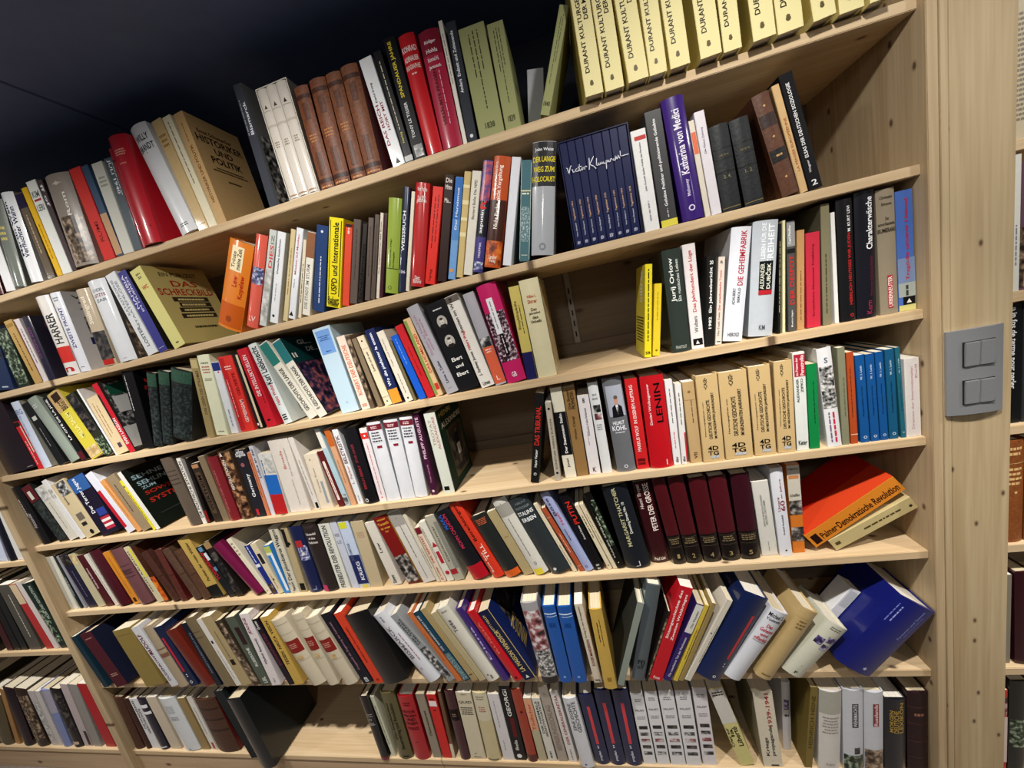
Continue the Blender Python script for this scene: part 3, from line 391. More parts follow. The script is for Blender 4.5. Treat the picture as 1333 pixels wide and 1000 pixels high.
2|P|-0.1845 1.1029 0.0040 0.0228 0.2101 0.1400 -0.1747|#17161a|||black paperback with white capitals standing at the open space|u #f0f0f0 .28 .92 .45 .26 ELSAS DER DEUTSCHEN SOZIOLOGIE ; u #d8d8d8 .15 .26 .45 .22 Wagner ; h #f0f0f0 .06 .4 .2 2
3|H|-2.5529 0.8439 0.0120 0.1378 0.2262 0.1526 -0.0801|#2a1c26|||thick dark aubergine hardback cut off at the row's left end|r #d8d0d4 .03 .034 .8 .95
3|P|-2.4108 0.8439 0.0120 0.0238 0.1633 0.1078 -0.0933|#d0303a|||red paperback with a cream strip beside the aubergine hardback|r #2a2222 .9 .99 .05 .95 ; r #e4dcc8 .35 .9 .8 .98 ; xu #f0c0b8 .1 .6 .4 .3
3|H|-2.3853 0.8439 0.0120 0.0366 0.2229 0.1500 -0.0621|#cfd8e8|#9c9c92||pale blue-white hardback with photo side cover|h #8090b0 .85 .8 .2 BERG ; u #8aa8d8 .5 .8 .5 .2 Kreuzweg ; Rp bw .35 .8 .2 .98
3|P|-2.3183 0.8439 0.0120 0.0321 0.2142 0.1414 -0.1955|#1e2022|||black paperback beside the grey-green hardback|r #c8c8c0 .72 .78 .3 .9 ; xu #888888 .3 .6 .5 .2
3|H|-2.2630 0.8439 0.0120 0.0428 0.2256 0.1489 -0.2859|#98a298|||grey-green hardback beside the black one lettered in white|xh #c4ccc4 .88 .6 .1 2
3|P|-2.2174 0.8439 0.0120 0.0223 0.2196 0.1449 -0.2214|#17161a|||black paperback lettered LA CITÉ DE LA JOIE in white|u #f4f4f4 .33 .96 .5 .55 LA CITÉ DE LA JOIE ; b #5c1c28 .02 .14
3|P|-2.1760 0.8439 0.0120 0.0553 0.2288 0.1517 -0.2927|#d4c84c|||yellow paperback with a tan and brown head|b #c4a878 .72 .995 ; r #3c2c20 .86 .97 .2 .8 ; u #2c2018 .72 .86 .6 .5 BRIGIT ; u #f0e89c .3 .68 .5 .35 MILLA SALIM ; p tan .02 .16 .02 .98
3|P|-2.1167 0.8439 0.0120 0.0374 0.2114 0.1395 -0.2747|#34382c|||dark olive paperback with a dim photo spine|p dark .4 .98 .02 .98 ; p greenbw .02 .3 .02 .98
3|P|-2.0769 0.8439 0.0120 0.0064 0.2201 0.1453 -0.1998|#ececea|||very slim white booklet beside the dark olive paperback|
3|P|-2.0686 0.8439 0.0120 0.0458 0.1850 0.1221 -0.1708|#dcc9a4|||beige paperback with a small violet stamp near its foot|xu #9c7c4c .3 .9 .3 .1 ; xu #9c7c4c .35 .85 .55 .1 ; r #5c4458 .1 .18 .45 .75
3|P|-2.0204 0.8439 0.0120 0.0227 0.2223 0.1500 -0.1678|#c8283a|#4a4440||slim red paperback lettered in white beside the black one|r #2c2424 .4 .85 .02 .3 ; u #f4e4e4 .12 .5 .5 .5 SVEN LARSSON ; Rp bw .02 .98 .05 .98 ; Rr #2c6c54 .8 .95 .1 .5 ; Rr #e8e8e4 .55 .78 .1 .6 ; Rr #e8e8e4 .05 .35 .02 .5
3|P|-1.9656 0.8494 0.0120 0.0406 0.2339 0.1500 0.1347|#161416|||black book with red words on its side cover|xu #c8c8c8 .5 .95 .2 .12 ; Rh #b03030 .95 .35 .07 Tim@.35 ; Rh #b03030 .86 .4 .07 um@.35 ; Rh #b03030 .77 .45 .07 Nar@.35 ; Rh #b03030 .68 .4 .07 Lo@.35
3|D|-1.9208 0.8541 0.0120 0.0305 0.2226 0.1469 0.3415|#242a28|||black-green cloth volume, first of three mottled ones|b #3c6450 .82 .99 ; p darkcloth .03 .8 .02 .98
3|D|-1.8856 0.8568 0.0120 0.0351 0.2205 0.1455 0.3772|#242a28|||black-green cloth volume, middle of three mottled ones|b #3c6450 .82 .99 ; p darkcloth .03 .8 .02 .98
3|D|-1.8407 0.8701 0.0120 0.0660 0.2087 0.1377 0.4073|#262a2a|||thick black-green cloth volume, last of three mottled ones|b #3c6450 .82 .99 ; p darkcloth .03 .8 .02 .98
3|P|-1.7259 0.8478 0.0120 0.0245 0.2270 0.1498 0.1596|#a8966a|||olive-tan paperback with embossed lettering|u #6c5c38 .3 .85 .6 .4 DAS LEBEN DES STROMES ; r #c8b888 .88 .98 .05 .95
3|P|-1.6933 0.8491 0.0120 0.0390 0.2295 0.1515 0.1344|#e6e8cc|||pale cream-green paperback with tiny print at its head|xh #8a8c78 .9 .7 .06 1 ; xh #c07c70 .82 .7 .16 3 ; xh #8a8c78 .7 .7 .06 2 ; xh #8a8c78 .05 .6 .04 1
3|P|-1.6420 0.8459 0.0120 0.0242 0.2033 0.1342 0.0827|#e4e6ea|||white paperback with a dark blue head block|b #2c3c84 .88 .99 ; k #c83030 .86 .6 .2 disc ; xu #9ca0a8 .1 .35 .5 .3
3|P|-1.6072 0.8456 0.0120 0.0439 0.2120 0.1399 0.0395|#e0423a|||red paperback with two-tone spine and white print|r #c42c30 .02 .98 .0 .35 ; u #8c1818 .48 .78 .7 .22 GELIEBTE ; u #f4d8d0 .12 .42 .7 .26 GEMEINSAM ; xu #f0b0a8 .2 .7 .15 .1 ; xh #f4d0c8 .85 .5 .1 2
3|P|-1.5518 0.8439 0.0120 0.0177 0.2130 0.1406 -0.0067|#2a2422|||slim black and cream paperback between two red ones|r #dccfb0 .02 .98 .6 .98 ; r #f0f0f0 .05 .08 .2 .5
3|P|-1.5216 0.8439 0.0120 0.0328 0.2203 0.1500 -0.0569|#c82838|#c82838||red paperback with white vertical lettering and bare red side|u #f4dcdc .4 .92 .5 .38 DIE INTELLEKTUELLEN ; r #1c1414 .08 .1 .3 .6 ; xu #7c1420 .3 .45 .75 .15
3|H|-1.4638 0.8439 0.0120 0.0259 0.2268 0.1500 -0.1375|#dfe6e4|#d4dcda||white hardback with heavy black serif lettering and portrait side|u #1c1c1e .5 .96 .55 .7 Karl Liebknecht ; u #c03848 .24 .5 .55 .4 Heinz Wolter ; Rp bw .08 .6 .3 .95 ; u #1c1c1e .05 .12 .5 .5 III
3|h|-1.3847 0.8439 0.0120 0.0276 0.2315 0.1500 -0.3449|#e6e2d4|||cream hardback with teal head, first of two history volumes|b #2c8078 .72 .99 ; u #33302c .1 .66 .5 .45 GESCHICHTE DER LANGE
3|h|-1.3538 0.8439 0.0120 0.0269 0.2271 0.1500 -0.3067|#e6e2d4|#2a2438||cream hardback with teal head and dark painting on its cover|b #2a7c80 .72 .99 ; u #33302c .1 .66 .5 .45 II GESCHICHTE DER LANGE ; Rr #0f3c3c .68 .99 .0 1 ; Rh #d8d8d0 .92 .35 .08 GL...@.5 ; Rh #d8d8d0 .82 .3 .08 DE...@.6 ; Rh #d8d8d0 .77 .1 .08 II@.1 ; Rp painting .02 .66 .02 .98
3|h|-1.2850 0.8439 0.0120 0.0508 0.2255 0.1488 -0.0573|#c4dae6|||pale blue hardback with a blue title block at its head|r #7ca4d8 .7 .97 .1 .9 ; xh #3c5c98 .88 .6 .1 3 ; xh #3c5c98 .73 .3 .04 1 ; k #a0bcd0 .12 .5 .1 disc
3|P|-1.2256 0.8439 0.0120 0.0233 0.1948 0.1286 -0.0667|#ecdccc|||cream paperback with a block of salmon lettering|u #d87860 .2 .88 .5 .5 ROBERT DER DEUTSCHE ; h #d87860 .06 .6 .3 ooo
3|P|-1.2004 0.8439 0.0120 0.0112 0.1921 0.1268 -0.0642|#6c5c4c|||dim photo-covered paperback beside the cream one with salmon lettering|p brown .1 .98 .05 .95
3|P|-1.1795 0.8439 0.0120 0.0135 0.1823 0.1203 -0.1074|#8c7c64|||grey-brown paperback right of the dim photo paperback|
3|P|-1.1584 0.8439 0.0120 0.0201 0.1847 0.1219 -0.1383|#e4d8bc|||cream paperback with boxed title rule|r #b8a888 .82 .825 .05 .95 ; u #5c5040 .5 .78 .5 .3 Lenin und wir ; r #b8a888 .12 .125 .05 .95 ; k #222222 .06 .5 .2 disc ; k #222222 .93 .5 .2 disc
3|P|-1.1364 0.8439 0.0120 0.0263 0.1955 0.1290 -0.1115|#26315e|||navy paperback with script lettering and orange foot|b #e0a03c .01 .2 ; u #eef0f8 .24 .95 .5 .4 Wo die piefester la enzen
3|P|-1.1009 0.8439 0.0120 0.0205 0.1856 0.1225 -0.1503|#e4dccc|||cream paperback beside the navy one with orange foot|k #222222 .05 .5 .25 disc ; u #8c8474 .5 .9 .4 .2 Tage und Nächte ; xu #8c8474 .12 .4 .5 .2
3|P|-1.0784 0.8439 0.0120 0.0067 0.1578 0.1050 -0.1470|#7c7454|||slim olive book beside the bright blue one|
3|P|-1.0636 0.8439 0.0120 0.0195 0.1690 0.1116 -0.1853|#2064cc|||glossy bright blue paperback|xu #8cb4ec .55 .95 .5 .15
3|P|-1.0408 0.8439 0.0120 0.0200 0.1908 0.1259 -0.1912|#c42c34|||red paperback between the bright blue and green ones|xu #8c1820 .3 .7 .5 .2
3|P|-1.0188 0.8439 0.0120 0.0193 0.2011 0.1327 -0.1661|#dcbc90|||tan and green paperback with red lettering|r #8a9c58 .02 .98 .0 .4 ; u #c84030 .3 .8 .68 .4 DAS HOMELAND ; r #c84030 .08 .16 .45 .95
3|H|-0.9879 0.8439 0.0120 0.0310 0.2272 0.1500 -0.2118|#b0aeb4|||grey hardback with faint pink and dark blue lettering|u #a87c94 .45 .9 .35 .2 Studien zu Friedrich ; u #a87c94 .5 .85 .6 .18 und Ebert ; u #343858 .12 .38 .5 .22 Linsa u Zeiler ; r #888890 .06 .064 .3 .7
3|P|-0.9547 0.8439 0.0120 0.0499 0.2211 0.1459 -0.1545|#1c1c20|||thick black book with two oval portraits and blackletter lettering|o #b8b4ac .78 .5 .5 ; o #b8b4ac .56 .5 .5 ; xh #d8d8d8 .92 .6 .04 1 ; h #f0eee8 .36 .55 .1 Ebert ; h #f0eee8 .28 .4 .09 und ; h #f0eee8 .19 .6 .1 Ebert
3|H|-0.8982 0.8439 0.0120 0.0330 0.2284 0.1508 -0.1729|#e8e4dc|||white hardback with black and red vertical lettering|b #6c645c .93 .995 ; u #222022 .62 .98 .35 .32 besten im Weg ; u #c83028 .42 .62 .35 .3 Hitlers Weg ; u #222022 .13 .4 .35 .28 J. Sydney Jones ; h #222022 .045 .55 .1 Limes
3|H|-0.8631 0.8439 0.0120 0.0265 0.2247 0.1483 -0.1330|#b4b2b8|||silver-grey hardback with an orange lower half|b #dc6c4c .02 .42 ; p bw .42 .52 .02 .98 ; xh #f4d4c8 .38 .6 .08 2 ; h #f4d4c8 .08 .3 .12 L
3|H|-0.8334 0.8439 0.0120 0.0460 0.2338 0.1550 -0.1056|#c8286c|||magenta hardback with a crowd photo and white label|p crowd .22 .72 .02 .98 ; r #e8e8ea .5 .86 .3 .62 ; xu #8a8a90 .55 .83 .45 .1 ; r #1c1418 .28 .5 .4 .62 ; xu #d8d0d4 .3 .48 .5 .1 ; h #f4e4ec .08 .25 .12 GB
3|P|-0.7859 0.8440 0.0120 0.0238 0.2156 0.1423 0.0034|#cfc070|||dull yellow paperback with navy foot|b #26245c .0 .3 ; u #5c5428 .55 .85 .35 .3 Enzyklopädie ; xu #5c5428 .5 .8 .65 .15
3|H|-0.7592 0.8439 0.0120 0.0433 0.2234 0.1600 -0.0016|#dfd8b4|||thick cream hardback with red and black serif lettering by the gap|h #c85c48 .83 .5 .07 William L. ; h #b84c3c .78 .5 .09 Shirer ; h #3c3428 .7 .3 .07 Das ; h #3c3428 .66 .6 .07 Jahrzehnt ; h #3c3428 .62 .3 .07 des ; h #3c3428 .58 .55 .07 Unheils ; Rp tan .05 .95 .1 .9
3|P|-0.5199 0.8461 0.0140 0.0145 0.1974 0.1200 0.1503|#efdf30||#d8cc50|bright yellow paperback standing alone at the gap's end|xu #2c2a14 .18 .95 .5 .3 ; h #2c2a14 .05 .7 .5 SB ; Lxh #5c5828 .3 .8 .3 9 ; Lu #e8e8e0 .6 .95 .6 .3 oiltres
3|P|-0.5025 0.8463 0.0140 0.0149 0.1537 0.1050 0.1641|#ecd23a|||shorter bright yellow paperback beside the taller yellow one|xu #8c7820 .5 .9 .5 .15 ; k #8c7820 .08 .5 .3 disc
3|H|-0.4608 0.8448 0.0140 0.0364 0.2148 0.1500 0.0244|#38423c|||dark green-grey hardback with white serif name|u #eceee8 .5 .92 .4 .3 Jurij Orlow ; u #d0d4cc .5 .9 .7 .18 Ein russisches Leben ; h #b8bcb4 .05 .6 .08 PRANTOUT
3|P|-0.4211 0.8446 0.0140 0.0250 0.2173 0.1434 0.0291|#e8e2e0|||white paperback lettered Das Jahrhundert der Lüge in red|u #c43440 .36 .94 .55 .36 Das Jahrhundert der Lüge ; u #6c6868 .16 .32 .5 .3 Wolters ; r #1c1c1e .035 .1 .15 .9 ; k #e8e2e0 .065 .5 .3 tri
3|P|-0.3934 0.8461 0.0140 0.0170 0.1843 0.1216 0.1279|#22221f|||black paperback lettered 1982 Ein Jahresbericht in white|u #f0f0ec .2 .88 .5 .42 1982  Ein Jahresbericht ; h #f0f0ec .93 .4 .25 20
3|P|-0.3744 0.8457 0.0140 0.0125 0.1787 0.1179 0.1450|#e4d8cc|||cream paperback with red-black lettering beside the black 1982 one|u #c84848 .4 .85 .4 .3 Der amerikanische Traum ; u #6c645c .1 .38 .4 .28 The Truth Twist ; h #33302c .94 .4 .3 R ; r #33302c .03 .04 .2 .8
3|H|-0.3593 0.8504 0.0140 0.0368 0.2260 0.1600 0.1765|#e6e8ee||#c4c4c8|white hardback lettered DIE GEHEIMFABRIK in red capitals|u #b83040 .5 .97 .62 .3 DIE GEHEIMFABRIK ; u #4c4c54 .33 .48 .35 .14 ADALBERT ; u #4c4c54 .35 .48 .6 .14 BEROLD ; h #33333a .06 .6 .08 HEROLD ; Lxh #77777c .6 .8 .3 9
3|H|-0.3102 0.8498 0.0140 0.0452 0.2258 0.1600 0.1311|#c2c8ce||#9ca2a8|thick silver-blue hardback with white title and black label|u #eef2f6 .68 .98 .4 .2 LEBEN FÜR DIE ; u #f4f8fa .64 .97 .72 .26 FREIHEIT ; r #16201e .4 .66 .3 .86 ; u #d8d8c8 .42 .64 .42 .16 ALEXANDER ; u #e8e8d8 .42 .64 .66 .22 DUBČEK ; r #b83038 .37 .41 .3 .86 ; h #5c6068 .08 .25 .1 KM
3|P|-0.2541 0.8443 0.0140 0.0044 0.2155 0.1422 0.0876|#1e1e1a|||slim black book with yellow print beside the silver-blue one|xu #c8c088 .2 .85 .5 .35
3|P|-0.2456 0.8443 0.0140 0.0049 0.2194 0.1448 0.0777|#dcd8b0|||slim cream book beside the grey one with red block lettering|
3|P|-0.2343 0.8447 0.0140 0.0141 0.2146 0.1417 0.0563|#585856|||grey paperback with red block lettering|b #9a9a98 .78 .99 ; b #222220 .72 .76 ; u #e8e8e6 .8 .97 .35 .3 Carl Pfeiffer ; u #c83830 .25 .7 .55 .55 DER DESPOT ; u #d8d8d4 .04 .2 .5 .25 Beiträge
3|P|-0.2184 0.8448 0.0140 0.0132 0.1941 0.1281 0.0680|#c09868|||worn tan paperback with torn spine|xu #7c5430 .1 .6 .5 .2
3|P|-0.2002 0.8451 0.0140 0.0244 0.1845 0.1218 0.0510|#c8384c|||crimson-pink paperback with dark print|u #7c1828 .12 .88 .5 .2 Sowjetische Abenteuer Erzählung
3|h|-0.1721 0.8445 0.0140 0.0151 0.2313 0.1400 0.0401|#8a8468||#5c5a48|olive-grey cloth book beside a slim white one|xu #4c4830 .1 .6 .5 .25
3|P|-0.1504 0.8440 0.0140 0.0069 0.2127 0.1404 0.0174|#e8e6e0|||slim white book between olive-grey and black books|
3|H|-0.1410 0.8443 0.0140 0.0268 0.2315 0.1400 0.0141|#1a1a1c|||black hardback with red and white vertical lettering|u #e8e8e8 .74 .94 .7 .2 M. KURT LEVI ; u #c43434 .14 .73 .7 .26 HERRLICH HEUTIGES WIR JUDEN ; k #c43434 .05 .7 .25 ring
3|H|-0.1125 0.8446 0.0140 0.0328 0.2369 0.1400 0.0213|#1b1c26|||black-navy hardback lettered Charakterwäsche in white|u #f6f6f8 .55 .95 .66 .34 Charakterwäsche ; u #6c2c44 .18 .5 .72 .18 Franz von Schranck-Neder ; u #8c3450 .03 .14 .6 .3 Kern
3|H|-0.0724 0.8439 0.0140 0.0298 0.2323 0.1533 -0.0024|#9c917c|||taupe hardback with black title and red lower lettering|h #3c342c .93 .7 .07 Christopher ; h #3c342c .88 .55 .07 Simpson ; h #3c342c .77 .2 .06 Der ; h #3c342c .73 .9 .06 amerikanische ; h #2c241c .68 .95 .08 BUMERANG ; r #b83040 .05 .32 .38 .66 ; u #f0e4dc .06 .31 .52 .22 UEBERREUTER
3|P|-0.0408 0.8439 0.0140 0.0273 0.2220 0.1465 -0.0026|#5c80cc|||blue paperback fading to yellow with red vertical lettering|b #8ca0c4 .24 .45 ; b #b8c0b8 .12 .24 ; b #e0dc94 .0 .05 ; u #c83c50 .26 .94 .6 .28 Tragödie unserer Heimat ; r #1c1c1c .05 .12 .25 .95 ; k #f0f0e8 .085 .6 .3 tri ; xu #4c5044 .13 .22 .5 .3
4|H|-2.5489 0.5854 0.0120 0.0420 0.2131 0.1406 -0.1039|#1c1a1c|||black hardback with small white print next to the upright|xu #c0b8b8 .5 .8 .4 .25 ; u #a8a0a4 .28 .55 .6 .3 Alexander
4|h|-2.4676 0.5854 0.0120 0.0462 0.2149 0.1400 -0.2776|#20241f|||black book with a maroon head and white tag|b #6a2028 .72 .99 ; r #e0dcd0 .76 .9 .25 .6 ; p darkcloth .02 .7 .02 .98
4|P|-2.4182 0.5854 0.0120 0.0445 0.2031 0.1340 -0.2496|#dcd8cc|||off-white paperback with marbled head|p greybw .75 .98 .02 .98 ; xu #a8a498 .2 .7 .5 .15
4|P|-2.3705 0.5854 0.0120 0.0222 0.2241 0.1479 -0.2455|#e4e4e4|||slim white book with a curled jacket at its head|p greybw .7 .85 .1 .9
4|P|-2.3418 0.5854 0.0120 0.0681 0.2055 0.1356 -0.2640|#d8c8a4|||beige paperback with two small grey picture stamps|u #5c5040 .6 .9 .35 .2 Sprache und Zeit ; r #7c7468 .3 .42 .3 .75 ; r #33302c .2 .26 .3 .65 ; p bw .75 .98 .3 .98 ; k #222222 .07 .6 .25 disc
4|P|-2.2702 0.5854 0.0120 0.0804 0.2136 0.1410 -0.2199|#241c34|||blue-black paperback with white lettering and striped flag foot|b #3c6aa8 .75 .99 ; u #f0f2f8 .38 .97 .35 .26 Der Terror Jugos ; r #3c4c9c .3 .42 .5 .98 ; r #c03850 .24 .28 .45 .98 ; r #f0ece8 .2 .24 .45 .98 ; r #c03850 .16 .2 .45 .98 ; r #f0ece8 .12 .16 .45 .98 ; r #c03850 .07 .12 .45 .98
4|P|-2.1596 0.5854 0.0120 0.0337 0.2249 0.1400 -0.3345|#e2e4ee|||white paperback with a long red patch|r #c02c3c .1 .72 .02 .45
4|P|-2.1206 0.5854 0.0120 0.0195 0.1951 0.1288 -0.3414|#e0a468|||slim orange-tan paperback|xu #a46c38 .3 .9 .5 .2
4|P|-2.0984 0.5854 0.0120 0.0387 0.2017 0.1331 -0.2858|#a08f74|||brown-tan paperback beside the slim yellow one|xu #6c5c44 .35 .85 .4 .25
4|P|-2.0547 0.5854 0.0120 0.0096 0.1837 0.1213 -0.2940|#e8dc38|||slim bright yellow booklet beside the black cover|xu #4c4814 .2 .8 .5 .4 ; k #2c2a14 .88 .5 .6 disc
4|P|-2.0425 0.5854 0.0120 0.0181 0.2106 0.1600 -0.2957|#e4e4dc|#1c241e||slim white-spined book with a black cover lettered in red and blue|Rh #a8c4cc .84 .55 .09 SEHNE@.35 ; Rh #a8c4cc .73 .6 .09 SEHLINS@.4 ; Rh #a8c4cc .65 .25 .06 ZUM@.25 ; Rh #c8382c .55 .65 .1 SOWJET@.45 ; Rh #c8382c .43 .65 .1 SYSTEM@.45 ; Rxh #3c4c40 .2 .7 .03 1
4|H|-1.9083 0.5854 0.0140 0.0458 0.2235 0.1475 -0.0737|#6c6054|||dull grey-brown hardback with embossed rules|r #4c4238 .8 .81 .1 .9 ; r #4c4238 .74 .75 .1 .9 ; r #4c4238 .68 .69 .1 .9 ; r #4c4238 .62 .63 .1 .9
4|P|-1.8608 0.5854 0.0140 0.0152 0.2162 0.1427 -0.0273|#e6e2da|||slim white paperback with black capitals|u #2c2a28 .1 .95 .5 .6 DIE POLITISCHE SITUATION
4|P|-1.8438 0.5858 0.0140 0.0119 0.2121 0.1400 0.0304|#221c1c|||slim black book with red foot beside the slim white one|r #8c2424 .02 .2 .1 .9
4|P|-1.8151 0.5854 0.0140 0.0291 0.1925 0.1271 -0.0473|#3c3228|||dark brown paperback with framed spine|r #5c4c3c .15 .85 .2 .8 ; u #1c140e .2 .8 .5 .4 WERTHEIM ; r #b88c68 .92 .98 .1 .9
4|P|-1.7842 0.5854 0.0140 0.0245 0.2101 0.1387 -0.0239|#8c7c64|||grey-tan paperback left of the red cloth hardback|
4|H|-1.7579 0.5854 0.0140 0.0375 0.2031 0.1341 -0.0045|#8c2c34|||dark red cloth hardback with faint lettering|u #b87c70 .15 .8 .4 .15 LENIN UND STALIN
4|H|-1.7133 0.5854 0.0140 0.0405 0.2148 0.1418 -0.0023|#5c4a3c|||brown picture hardback with white vertical lettering|p warm .02 .98 .02 .98 ; u #f0e8dc .45 .88 .35 .3 REVOLUTIONEN ; k #f0e8dc .96 .3 .3 tri
4|P|-1.6636 0.5863 0.0140 0.0363 0.2098 0.1385 0.0251|#2e2e36|||charcoal paperback lettered Germany in white|h #f4f4f6 .97 .7 .14 wilma ; h #f4f4f6 .92 .9 .15 Engelke ; k #a86870 .78 .4 .35 disc ; u #f4f4f6 .3 .65 .55 .4 Germany ; r #c83840 .03 .12 .2 .45
4|P|-1.6254 0.5858 0.0140 0.0112 0.1975 0.1304 0.0335|#dc8c68|||slim salmon paperback beside the charcoal one|xu #5c3424 .3 .9 .5 .3
4|P|-1.6102 0.5857 0.0140 0.0136 0.2146 0.1416 0.0221|#d8d8e0|||narrow pale grey paperback with dark blue lettering|u #2c3048 .55 .97 .5 .6 Lidice an der
4|P|-1.5948 0.5877 0.0140 0.0432 0.1867 0.1232 0.0541|#e4e2dc|||white paperback with broad blue and red bands|b #2c74c4 .33 .65 ; b #c02c30 .0 .33 ; p greybw .68 .98 .3 .98 ; xu #4c6c94 .6 .9 .15 .15
4|P|-1.5416 0.5861 0.0140 0.0653 0.2202 0.1453 0.0100|#e4ddd4|||thick ivory paperback with faded red word at its head|u #c87868 .6 .85 .45 .14 Brosda ; u #a89c94 .5 .88 .68 .1 Der Dritte Imperium ; xu #b8aca4 .1 .45 .6 .08
4|P|-1.4599 0.5854 0.0140 0.0164 0.2200 0.1452 -0.0566|#e2dcd4|||slim ivory paperback beside the thick ivory one|xu #8c867c .2 .7 .5 .2 ; r #1c1c1c .02 .1 .4 .9
4|P|-1.4418 0.5856 0.0140 0.0412 0.1644 0.1085 0.0052|#e4d8c4|||cream paperback with a grey vertical stripe|r #9ca4a8 .1 .5 .62 .8 ; u #a49884 .3 .75 .4 .14 Curzio Rom ; k #b89c64 .9 .35 .12 disc
4|P|-1.3831 0.5854 0.0140 0.0186 0.1680 0.1108 -0.0902|#6c2428|||slim dark red paperback with a white title capsule|r #ecdcd0 .12 .82 .3 .7 ; xu #8c4440 .2 .7 .5 .2
4|P|-1.3614 0.5854 0.0140 0.0157 0.2314 0.1527 -0.0972|#b4ccd4|||slim pale blue book beside the salmon-tan one|r #e4e0d4 .75 .98 .1 .9 ; p bw .02 .15 .1 .9
4|P|-1.3439 0.5854 0.0140 0.0160 0.2253 0.1487 -0.0510|#d8a884|||slim tan book with an orange head|b #c86c2c .78 .99 ; xu #8c5c3c .3 .6 .5 .2
4|P|-1.3217 0.5854 0.0140 0.0177 0.2211 0.1459 -0.0481|#e2e4e6|||slim white book with dark red block lettering near its head|u #6c2c34 .55 .92 .5 .6 BELETRISTIK ; u #b87c74 .28 .52 .5 .4 L. Parker ; xu #9c9ca4 .04 .12 .5 .3
4|H|-1.3006 0.5854 0.0140 0.0411 0.2189 0.1445 -0.0053|#1b1a1e|||glossy black hardback with faint red lettering|u #8c3844 .55 .8 .45 .2 SPUR EINER ; u #a83c44 .2 .52 .5 .18 ERICH EBERT ; k #e0e0e4 .05 .3 .25 ring
4|P|-1.2548 0.5856 0.0140 0.0213 0.2108 0.1391 0.0091|#e6dee0|||slim white book with red numbered square at its head|b #d83c34 .86 .94 ; k #ffffff .9 .5 .25 disc ; xu #c88c90 .1 .8 .5 .25 ; k #d83c34 .06 .5 .2 disc
4|H|-1.2309 0.5861 0.0140 0.0398 0.2228 0.1471 0.0172|#e0e2e6|||white hardback with burgundy head label, first of three|&mar
4|H|-1.1880 0.5872 0.0140 0.0386 0.2211 0.1459 0.0469|#e0e2e6|||white hardback with burgundy head label, middle of three|&mar
4|H|-1.1476 0.5878 0.0140 0.0351 0.2210 0.1458 0.0698|#e0e2e6|||white hardback with burgundy head label, last of three|&mar
4|P|-1.1025 0.5860 0.0140 0.0177 0.2261 0.1492 0.0324|#4c1c3c|||slim plum paperback with pale capitals|u #d8c0cc .45 .95 .5 .45 PHILIPP AUGUSTE ; u #b894a8 .15 .38 .5 .25 Yves Laborie ; k #e0d0d8 .05 .5 .4 disc
4|h|-1.0660 0.5855 0.0140 0.0312 0.2208 0.1700 0.0045|#d8dcd0|#1f3a28||white-spined hardback with dark green portrait cover, beside the gap|u #a8948c .6 .92 .35 .25 TROYAT ; u #c07c84 .55 .95 .68 .22 ALEXANDRE ; r #1c1c1a .04 .09 .15 .6 ; Rh #c8b46c .93 .5 .08 HENRI@.35 ; Rh #e4e0d0 .8 .9 .09 ALEXANDRE@.55 ; Rr #6c5c34 .1 .72 .25 .9 ; Rp dark .12 .70 .28 .87 ; Rr #c8c8c0 .32 .48 .52 .66 ; Rr #22222e .46 .6 .5 .68 ; RK #b89880 .63 .6 .05 disc
4|P|-0.8309 0.5905 0.0080 0.0205 0.2285 0.1400 0.2519|#20201e|||slim black paperback with red block lettering leaning in the gap|u #d03c34 .43 .86 .5 .6 DAS TRIBUNAL ; u #e4e4e0 .18 .38 .5 .3 Hans Vetter ; k #d8d8d4 .1 .5 .35 ring
4|P|-0.7695 0.5864 0.0080 0.0141 0.1983 0.1309 0.0673|#bcb4a4|||slim grey paperback with spaced dark capitals|u #5c564c .15 .8 .5 .4 KÜNSTLER WERDE EUROPA ; k #222222 .92 .5 .4 disc ; k #222222 .1 .5 .4 disc
4|P|-0.7446 0.5860 0.0160 0.0272 0.2273 0.1500 0.0225|#e4dfcc|||cream paperback with a broad black middle band|b #1a1a1c .26 .74 ; u #f4f4f0 .28 .72 .5 .24 Der Staatsmann Stalin ; u #4c463c .12 .22 .5 .3 jowi
4|P|-0.7156 0.5860 0.0180 0.0276 0.2231 0.1473 0.0226|#9c7c50|||tan-brown paperback with black lettering|u #2c2014 .76 .97 .35 .24 Die Boten ; u #2c2014 .76 .95 .68 .3 PROPHETEN ; u #4c3c24 .42 .68 .5 .26 Weiss Clangi
4|P|-0.6852 0.5860 0.0180 0.0263 0.1974 0.1303 0.0222|#e4dfe0|||white paperback with small vertical print beside the tan-brown one|u #6c6870 .5 .85 .5 .2 Deutsche Volks Parlament ; xu #a09ca4 .38 .55 .4 .12 ; h #33333a .94 .2 .14 8 ; h #33333a .06 .3 .2 K
4|H|-0.6545 0.5856 0.0180 0.0228 0.2250 0.1485 0.0085|#e2e4e4|||white hardback with two small photographs on its spine|xh #9ca0a0 .85 .6 .14 2 ; p bw .68 .76 .2 .9 ; p redbw .6 .67 .2 .9 ; xh #9ca0a0 .52 .6 .12 3
4|H|-0.6193 0.5854 0.0160 0.0425 0.2293 0.1514 -0.0018|#76787c|||thick grey hardback with a man's photo and white capitals|r #b4b8c4 .6 .92 .1 .95 ; m #1c1c22 .64 .55 .7 ; h #f0f2f6 .53 .6 .09 HELMUT ; h #f4f6fa .475 .75 .12 KOHL ; xh #c8ccd0 .43 .6 .04 1 ; k #e8ecf0 .06 .5 .2 ring
